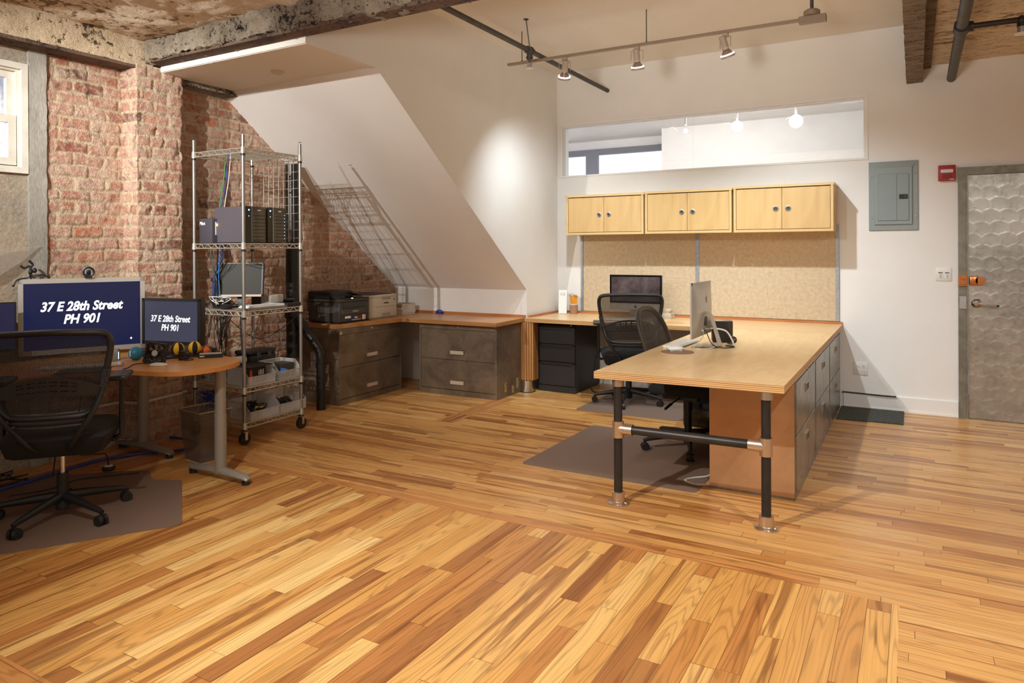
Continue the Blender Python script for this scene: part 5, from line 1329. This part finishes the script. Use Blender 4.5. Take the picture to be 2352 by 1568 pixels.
# monitor tilted on the middle shelf
t, W_, z0_, z1_ = flat_monitor('monitor', 'switched-off grey monitor leaning on the middle rack shelf', (-4.665, 3.60), (-4.37, 3.80), S2+.085, S2+.345, (M_BLACK, M_OFF), (.010, .012, .012), .035, stand=S2)
t.location.z = S2
t.rotation_euler = (math.radians(-9), 0, t.rotation_euler[2])
MB().box(-.17, .17, -.012, .03, z0_-.004, z0_+.012).build('lower_trim', M_TRAY, t)
MB().box(-.02, .02, .03, .06, .0, .2).rbox(-.10, .10, -.02, .11, 0.008, .024, .003, 1).build('stand', M_BLACK, t)
t = thing('keyboard', 'white keyboard at the front of the middle rack shelf', 'keyboard', (-4.285, 3.78, S2+.01), PI/2)
MB().rbox(-.22, .20, -.05, .065, 0, .012, .003, 1).build('base', M_WPLAST, t)
g = MB()
for r in range(5):
    for c_ in range(17): g.box(-.21+c_*.0233, -.21+c_*.0233+.019, -.046+r*.021, -.046+r*.021+.017, .012, .018)
o = g.build('keys', M_WPLAST, t); o['kind'] = 'stuff'
tag(MB().box(-4.335, -4.21, 3.53, 3.90, S2, S2+.010).build('keyboard_tray', simple('grey_slab', S(120, 116, 116), .5)), 'thin grey board under the white keyboard on the rack', 'board')
tag(MB().rbox(-4.36, -4.205, 3.90, 4.06, S2, S2+.03, .004, 1).build('black_pad', M_BLACK), 'black pad under the mouse at the rack corner', 'pad')
t = thing('computer_mouse', 'glossy black mouse on the rack corner post', 'mouse', (-4.28, 3.985, S2+.03), 0)
MB().sphere((0, 0, .014), (.034, .055, .02), 20).build('shell', M_BGLOSS, t); MB().box(-.02, .02, -.03, .03, 0, .006).build('base', M_BLACK, t)
tag(MB().rbox(-4.50, -4.39, 3.90, 4.03, S2, S2+.085, .003, 1).build('white_box', M_LGREY), 'small pale cardboard box behind the white keyboard', 'box')
tag(MB().rbox(-4.62, -4.51, 3.91, 4.03, S2, S2+.07, .003, 1).build('dark_box', M_DGREY), 'small dark box beside the pale cardboard box', 'box')
for k, (x, y, a) in enumerate(((-4.60, 3.60, .3), (-4.48, 3.56, -.2), (-4.66, 3.68, .8))):
    t = thing('power_adapter', ('black power adapter in front of the leaning monitor', 'black adapter at the front left of the middle shelf', 'black adapter by the left rear post of the rack')[k], 'adapter', (x, y, S2), a)
    MB().rbox(-.05, .05, -.025, .025, 0, .035 if k else .06, .006, 2).build('adapter_body', M_BLACK, t)
# bins
def bin_(label, loc, rz, W_, D_, H_):
    t = thing('clear_storage_bin', label, 'bin', loc, rz)
    w2_, th = W_/2, .003; g = MB(); lo = H_*.5
    g.box(-w2_, w2_, -D_/2, D_/2, 0, th)
    g.box(-w2_, w2_, D_/2-th, D_/2, 0, H_)
    for s_ in (-1, 1):
        x = s_*w2_
        g.extr([(x, D_/2, 0), (x, D_/2, H_), (x, -D_/2+D_*.28, H_), (x, -D_/2, lo), (x, -D_/2, 0)], (-s_*th, 0, 0))
    g.box(-w2_, w2_, -D_/2, -D_/2+th, 0, lo)
    g.build('bin_shell', M_BIN, t)
    r_ = MB(); r_.tube([(-w2_, -D_/2, lo), (w2_, -D_/2, lo), (w2_, -D_/2+D_*.28, H_), (w2_, D_/2, H_), (-w2_, D_/2, H_), (-w2_, -D_/2+D_*.28, H_)], .0032, 6, closed=True)
    for q in (-.25, 0, .25): r_.box(q*W_-.001, q*W_+.001, -D_/2-.002, -D_/2, .005, lo)
    r_.build('rim', clear_plastic('bin_rim', S(214, 210, 202), .7, .3), t); return t
bin_('clear bin with black leaflets on the fourth rack shelf, nearer one', (-4.325, 3.66, S3), PI/2, .25, .23, .13)
bin_('clear bin with a blue bag on the fourth rack shelf, farther one', (-4.325, 3.93, S3), PI/2, .22, .23, .13)
bin_('clear bin of cables on the bottom rack shelf, nearer one', (-4.33, 3.68, S4), PI/2, .27, .25, .13)
bin_('clear bin of black cables on the bottom rack shelf, farther one', (-4.33, 3.955, S4), PI/2, .26, .25, .14)
bin_('clear bin facing the wastebasket on the fourth rack shelf', (-4.58, 3.64, S3), 0, .22, .23, .12)
bin_('clear bin with grey plugs on the bottom shelf above the wastebasket', (-4.60, 3.65, S4), 0, .22, .23, .11)
t = thing('box_of_leaflets', 'dark leaflets with an orange edge in the nearer clear bin', 'leaflets', (-4.30, 3.68, S3+.004), 0)
MB().box(-.05, -.002, -.10, .09, 0, .11).build('leaflets', simple('dark_brown_card', S(52, 36, 30), .6), t)
MB().box(-.001, .004, -.06, -.04, .0, .095).build('orange_strip', M_ORANGE, t)
g = MB()
for q in range(4): g.box(-.001, .003, .02+q*.014, .028+q*.014, .05, .085+.006*(q % 2))
g.build('white_print', M_PAPER, t)
tag(MB().rbox(-4.40, -4.26, 3.88, 4.02, S3+.004, S3+.11, .004, 1).build('dark_carton', M_DGREY), 'dark carton in the farther clear bin', 'box')
o = MB().sphere((-4.25, 3.90, S3+.055), (.024, .035, .028), 14).build('blue_bag', M_LBLUE); tag(o, 'crumpled bright blue bag in the farther clear bin', 'bag')
for v in o.data.vertices: v.co += Vector((noise.noise(v.co*60), noise.noise(v.co*60+Vector((4, 0, 0))), noise.noise(v.co*50)))*.008
t = thing('hard_case', 'black hard case on top of the bins on the fourth shelf', 'case', (-4.53, 3.88, S3+.006), .05)
MB().rbox(-.10, .07, -.13, .14, .0, .17, .012, 2).build('lower_shell', M_BLACK, t)
MB().rbox(-.10, .07, -.13, .14, .172, .205, .010, 2).build('lid', M_BLACK, t)
MB().box(.07, .08, -.06, -.03, .15, .19).box(.07, .08, .05, .08, .15, .19).build('latch', M_DGREY, t)
t = thing('adding_machine', 'grey desk machine on the rack with a white paper roll', 'machine', (-4.62, 3.60, S3+.125), .4)
MB().rbox(-.05, .05, -.05, .05, 0, .05, .006, 2).build('machine_body', M_BLACK, t)
t2 = tag(MB().cyl((-4.42, 3.55, S3+.17), (-4.40, 3.66, S3+.17), .03, n=24).build('paper_roll', M_WPLAST), 'white roll with black print lying on the clear bin', 'roll')
tag(MB().rbox(-4.45, -4.22, 3.54, 3.77, S3+.131, S3+.138, .003, 1).build('dark_folder', M_BLACK), 'black folder resting across the nearer clear bin', 'folder')
# tangled cables
rnd = random.Random(12)
def tangle(label, group, c, r3_, n, m_, rad, L_=5):
    for k in range(n):
        pts = [(c[0]+rnd.uniform(-1, 1)*r3_[0], c[1]+rnd.uniform(-1, 1)*r3_[1], c[2]+rnd.uniform(-1, 1)*r3_[2]) for _ in range(L_)]
        cable('cable', pts, rad, m_, label, group, 6)
tangle('black cable in the tangle of the nearer bottom bin', 'cables in the nearer bottom bin', (-4.34, 3.68, S4+.065), (.08, .09, .035), 9, M_BLACK, .004, 6)
tangle('yellow cable lying in the nearer bottom bin', None, (-4.27, 3.69, S4+.075), (.02, .08, .01), 1, M_YEL, .0035, 4)
tangle('black cable coiled in the farther bottom bin', 'cables in the farther bottom bin', (-4.32, 3.96, S4+.065), (.07, .07, .03), 7, M_BLACK, .004, 6)
tangle('bright blue network cable spilling off the bottom rack shelves', 'blue cables on the rack', (-4.66, 3.56, S4+.10), (.07, .10, .09), 9, M_BLUE, .0035, 6)
tangle('grey and black cable heaped on the fourth shelf', 'heaped cables on the fourth shelf', (-4.66, 3.62, S3+.035), (.06, .10, .022), 6, M_DGREY, .0035, 6)
tangle('black cable in the tangle on the middle rack shelf', 'cables on the middle rack shelf', (-4.60, 3.60, S2+.05), (.10, .07, .03), 8, M_BLACK, .003, 6)
tangle('white cable in the tangle on the middle rack shelf', 'white cables on the middle rack shelf', (-4.56, 3.58, S2+.06), (.09, .05, .03), 5, M_WCAB, .003, 5)
for k in range(10):
    x = -4.70+rnd.uniform(0, .14); y = 3.56+rnd.uniform(0, .16); xb = -4.68+rnd.uniform(-.01, .05); yb = 3.60+rnd.uniform(-.01, .02)
    m_ = (M_BLACK, M_BLACK, M_BLUE, M_BLACK, M_LBLUE, M_GREEN)[k % 6]
    nm = {M_BLACK.name: ('black cable dropping from the upper shelf to the middle shelf', 'black drop cables on the rack'), M_BLUE.name: ('dark blue cable dropping to the middle shelf', 'dark blue drop cables on the rack'), M_LBLUE.name: ('bright blue cable dropping to the middle shelf', 'bright blue drop cables on the rack'), M_GREEN.name: ('green cable dropping to the middle shelf', 'green drop cables on the rack')}[m_.name]
    cable('cable', [(x, y, S1-.01), (x+rnd.uniform(-.01, .01), y, 1.34), (xb, yb, 1.20), (xb+.005, yb, 1.15), (xb+rnd.uniform(-.03, .03), yb, S2+.02)], .0035, m_, nm[0], nm[1])
tag(MB().cyl((-4.665, 3.60, 1.165), (-4.665, 3.60, 1.195), .024, n=16).build('cable_tie', M_BLACK), 'black strap bundling the cables between the rack shelves', 'cable tie')
for k, (m_, l_) in enumerate(((M_GREEN, 'green cable hanging under the top rack shelf'), (M_BLUE, 'blue cable hanging under the top rack shelf'), (M_WCAB, 'white cable hanging under the top rack shelf'))):
    x = -4.60+k*.028
    cable('cable', [(x+.05, 3.62, 2.14), (x+.04, 3.62, 2.06), (x+.02, 3.62, 1.92), (x-.01, 3.62, 1.80), (x-.03-(.02 if k == 1 else 0), 3.62, 1.68), (x-.02, 3.63, 1.5)], .0035, m_, l_)
for k in range(9):
    x = -4.62+rnd.uniform(-.08, .1); y = 3.58+rnd.uniform(-.04, .14); z1 = S2-.02; z0 = rnd.uniform(.50, .75)
    cable('cable', [(x, y, z1), (x+rnd.uniform(-.06, .06), y, (z1+z0)/2+.05), (x+rnd.uniform(-.07, .07), y+.02, z0), (x+rnd.uniform(-.06, .08), y, (z0+z1)/2), (x+rnd.uniform(0, .1), y+.03, z1)], .003, M_BLACK, 'black cable looping under the middle rack shelf', 'looping cables under the middle shelf')
for k, (xx, yy) in enumerate(((-4.60, 3.60), (-4.56, 3.75))):
    cable('cable', [(xx, yy, S2), (xx+.01, yy, .85), (xx, yy+.01, .72), (xx+.02, yy, .60)], .004, M_BLACK, ('straight black cord below the middle shelf, nearer one', 'straight black cord below the middle shelf, farther one')[k])
cable('cable', [(-4.50, 3.55, .93), (-4.42, 3.80, .72), (-4.28, 4.0, .84), (-4.22, 4.04, .95)], .003, M_BLACK, 'black cable sagging across the rack below the middle shelf')

# ================================================================== PIPES
t = thing('soil_pipe', 'thick black soil pipe standing behind the wire rack', 'pipe', (-4.82, 4.53, 0))
MB().cyl((0, 0, .45), (0, 0, 2.17), .056, n=28).lathe([(.064, .80), (.07, .81), (.07, .87), (.064, .88)], (0, 0, 0), 28).build('upright', M_SOIL, t)
MB().tube(cat([(.0, .02, .86), (.06, -.0, .80), (.15, .04, .66), (.245, .07, .53), (.27, .07, .45), (.27, .07, .38)], 6), .042, 20).cyl((.27, .07, 0.002), (.27, .07, .42), .040, n=24).lathe([(.047, .37), (.047, .41)], (.27, .07, 0), 24).build('branch', M_SOIL, t)
# sprinkler pipes
t = thing('sprinkler_pipe', 'dark sprinkler pipe running under the white ceiling to the wall', 'pipe', (-2.768, 5.4, 3.045))
MB().cyl((0, -2.05, 0), (0, YB-5.4-.001, 0), .021, n=20).build('pipe_run', M_GPIPE, t)
hd = MB(); yh = 5.19-5.4
hd.cyl((0, yh-.045, 0), (0, yh+.045, 0), .031, n=20).cyl((0, yh, 0), (0, yh, -.075), .024, n=16).cyl((0, yh, -.05), (0, yh, -.062), .031, n=8).cyl((0, yh, -.085), (0, yh, -.105), .012, n=12)
hd.build('tee', M_GPIPE, t)
h2 = MB().cyl((0, yh, -.10), (0, yh, -.145), .020, n=16).build('sprinkler_head', M_SATIN, t)
MB().cyl((0, yh, -.145), (0, yh, -.150), .030, n=20).build('cover_plate', M_CEILW, h2)
MB().cyl((0, yh, .03), (-.0, yh-.06, .245), .005, n=8).cyl((0, yh-.06, .24), (0, yh-.06, .245), .022, n=12).tube([(0.034*math.cos(a), yh+.01, .034*math.sin(a)) for a in [i*2*PI/20 for i in range(20)]], .004, 6, closed=True).build('hanger', M_GPIPE, t)
t = thing('pipe_stub', 'short black pipe beside the cross beam by the stair wall', 'pipe', (-3.0, 3.62, 2.98))
MB().cyl((-.345, -.02, -.0), (.18, .0, .0), .024, n=18).sphere((.185, 0, 0), (.03, .03, .03), 14).build('stub', M_BPIPE, t)
t = thing('sprinkler_pipe', 'large grey sprinkler pipe at the top right corner', 'pipe', (.268, 5.0, 2.80))
# drops toward the wall
MB().cyl((-.012, -3.6, .0), (0, YB-5.0-.001, .0), .034, n=24).build('pipe_run', M_GPIPE, t)
yy = 5.35-5.0
t_ = MB().cyl((-.003, yy-.06, 0), (-.003, yy+.06, 0), .045, n=24).cyl((0, yy, 0), (.30, yy, .0), .018, n=16).cyl((.03, yy, 0), (.06, yy, 0), .033, n=16).sphere((.31, yy, -.004), .030, 16).cyl((.31, yy, 0), (.31, yy, -.045), .026, n=16).build('branch', M_BPIPE, t)
h_ = MB().cyl((.31, yy, -.045), (.31, yy, -.085), .024, n=16).build('sprinkler_head', M_SATIN, t)
MB().cyl((.31, yy, -.085), (.31, yy, -.090), .04, n=24).build('cover_plate', M_CEILW, h_)
tag(MB().lathe([(.0, -.022), (.035, -.02), (.045, -.012), (.05, 0)], (-4.055, 3.68, 2.713), 28).build('smoke_detector', M_CREAM), 'small round cover on the soffit above the rack', 'smoke detector')
# conduit on the brick
t = thing('conduit', 'thin painted conduit running low along the brick wall', 'conduit', (0, 0, 0))
MB().tube(cat([(-4.955, 1.2, .31), (-4.955, 2.2, .315), (-4.955, 2.9, .32), (-4.93, 3.02, .322), (-4.80, 3.06, .324), (-4.785, 3.12, .326), (-4.785, 3.40, .335)], 5), .011, 10).build('conduit_run', M_LGREY, t)
MB().cyl((-4.785, 3.40, .335), (-4.785, 3.44, .337), .016, n=12).build('coupling', M_SATIN, t)
MB().cyl((-4.79, 3.10, .325), (-4.785, 3.13, .326), .016, n=12).build('coupling', M_SATIN, t)
# wastebasket
t = thing('wastebasket', 'clear smoky plastic wastebasket behind the desk leg', 'wastebasket', (-4.165, 3.135, 0), math.radians(-7))
g = MB(); th = .004
def ring(w_, d_, z): return [(-w_, -d_, z), (w_, -d_, z), (w_, d_, z), (-w_, d_, z)]
vs = ring(.098, .086, .0)+ring(.130, .112, .34)+ring(.127, .109, .34)+ring(.095, .083, .006)
fs = [(3, 2, 1, 0)]
for k in range(3): fs += [(k*4+i, k*4+(i+1) % 4, (k+1)*4+(i+1) % 4, (k+1)*4+i) for i in range(4)]
fs.append((12, 13, 14, 15)); g.add(vs, fs); g.build('basket', M_BASKET, t)
MB().tube(ring(.132, .114, .34), .005, 8, closed=True).build('rim', clear_plastic('basket_rim', S(176, 164, 146), .85, .2), t)

# floor cables at the left
cable('cable', [(-4.95, 3.30, .02), (-4.6, 3.36, .012), (-4.45, 3.2, .012), (-4.62, 2.98, .012), (-4.72, 2.7, .014), (-4.66, 2.2, .012), (-4.7, 1.8, .012)], .009, M_BLUE, 'thick blue cable along the floor by the brick wall')
cable('cable', [(-4.25, 2.72, .006), (-4.35, 2.60, .006), (-4.45, 2.45, .006), (-4.42, 2.28, .006), (-4.5, 2.1, .006)], .004, M_BLACK, 'thin black cable on the floor behind the mesh chair')
for k in range(9):
    a = [(-4.75+rnd.uniform(-.15, .12), 1.6+i*.13+rnd.uniform(-.05, .05), .01+abs(rnd.uniform(0, .05))) for i in range(6)]
    cable('cable', a, .005, M_BLACK, 'black cable in the heap on the floor under the beech desk', 'cables under the beech desk')
cable('cable', [(-4.50, 2.55, .70), (-4.52, 2.52, .5), (-4.45, 2.45, .38), (-4.55, 2.4, .25), (-4.62, 2.4, .02)], .004, M_BLACK, 'black cable hanging down behind the mesh chair armrest')
for k in range(2): cable('cable', [(-4.75+k*.05, 1.95, .30), (-4.7+k*.05, 1.85, .2), (-4.6+k*.05, 1.75, .02)], .004, M_WCAB, 'pale cable sloping to the floor at the left edge', 'pale cables at the left edge')
t = thing('power_button_puck', 'small white round button on a black cord under the desk', 'button', (-4.44, 2.64, .02))
MB().lathe([(.036, 0), (.04, .01), (.034, .022), (.03, .024)], (0, 0, 0), 24).build('rim', M_BLACK, t); MB().lathe([(.03, .022), (.02, .028), (0, .029)], (0, 0, 0), 24).build('cap', M_WPLAST, t)
MB().tube(cat([(0, .0, .012), (.01, -.02, .10), (-.02, -.05, .11), (-.1, -.12, .105)], 6), .004, 8).build('cord', M_BLACK, t)
# under the work table
t = thing('power_strip', 'white power strip cord beside the work table end panel', 'power strip', (-1.085, 4.55, .0))
MB().rbox(-.02, .02, -.12, .12, 0, .035, .004, 1).build('strip', M_CREAM, t)
MB().tube(cat([(0, -.12, .02), (-.02, -.2, .012), (-.09, -.26, .008), (-.12, -.33, .008), (-.05, -.37, .008), (.03, -.34, .008)], 8), .006, 8).build('cord', M_WCAB, t)
tag(MB().rbox(-1.60, -1.20, 5.55, 5.95, .001, .45, .01, 2).build('computer_case', M_BGLOSS), 'dark box in the shade under the work table', 'box')
cable('cable', [(-2.62, 6.60, .42), (-2.70, 6.45, .38), (-2.78, 6.55, .2), (-2.79, 6.5, .02), (-2.7, 6.4, .008)], .005, M_BLACK, 'black cable hanging beside the chair at the wall counter')
cable('cable', [(-2.84, 6.86, .66), (-2.80, 6.86, .4), (-2.60, 6.86, .15), (-2.45, 6.86, .3), (-2.4, 6.86, .6)], .0035, M_WCAB, 'white cable looping on the wall under the counter')

# ================================================================== TRACK LIGHT
YT, ZR = 5.40, 3.018
t = thing('track_light_rail', 'long beige ceiling track hung on thin rods', 'track light', (-1.85, YT, ZR))
MB().rbox(-1.245, 1.27, -.017, .017, -.010, .010, .002, 1).build('rail', M_RAIL, t)
for x in (-2.955+1.85, -1.835+1.85): MB().cyl((x, 0, .01), (x, 0, 3.289-ZR), .004, n=8).cyl((x, 0, .01), (x, 0, .02), .008, n=8).build('rod', M_GPIPE, t)
bx = MB().rbox(1.14, 1.32, -.03, .03, -.03, .018, .003, 1).lathe([(.055, .018), (.055, .05), (.04, .062), (0, .062)], (1.225, 0, 0), 24).build('feed_box', M_RAIL, t)
MB().cyl((1.225, 0, .06), (1.225, 0, 3.289-ZR), .012, n=12).build('conduit_drop', M_GPIPE, t)
def track_lamp(x, aim, label, energy, size):
    loc = Vector((x, YT, ZR-.012)); t = thing('track_lamp', label, 'lamp', loc, 0)
    MB().rbox(-.022, .022, -.016, .016, -.03, .002, .003, 1).build('adapter', M_LAMPH, t)
    piv = Vector((0, 0, -.105)); d = (Vector(aim)-(loc+piv)).normalized()
    s_ = d.cross(Vector((0, 0, 1))).normalized()
    MB().tube([s_*.048+piv, s_*.048+Vector((0, 0, -.032)), -s_*.048+Vector((0, 0, -.032)), -s_*.048+piv], .0035, 6).build('yoke', M_LAMPH, t)
    MB().cyl(piv-d*.085, piv-d*.0, .026, n=20).lathe([(.026, .0), (.024, .012)], piv, 20, ax=d).build('socket_can', M_LAMPH, t)
    MB().lathe([(.020, 0), (.024, .02), (.044, .050), (.049, .068)], piv, 24, ax=d).build('lamp_reflector', M_REFL, t)
    MB().lathe([(.050, .058), (.052, .058), (.052, .074), (.050, .074)], piv, 24, ax=d).build('rim_ring', M_LAMPH, t)
    MB().lathe([(.0465, .066), (.035, .070), (0, .072)], piv, 24, ax=d).build('bulb_face', M_BULB, t)
    MB().lathe([(.0505, .050), (.0515, .0575), (.047, .0575)], piv, 24, ax=d).build('glowing_edge', M_BULB, t)
    sp = spot('track_spot', loc+piv+d*.085, aim, energy*.86, (.86, .97, 1.04), size, 1., .03)
    return t
track_lamp(-2.547, (-3.1, 6.25, 1.2), 'left lamp of the three on the ceiling track', 95, 110)
track_lamp(-1.914, (-2.0, 6.3, .7), 'middle lamp of the three on the ceiling track', 135, 100)
track_lamp(-1.225, (-.75, 6.4, .7), 'right lamp of the three on the ceiling track', 165, 108)
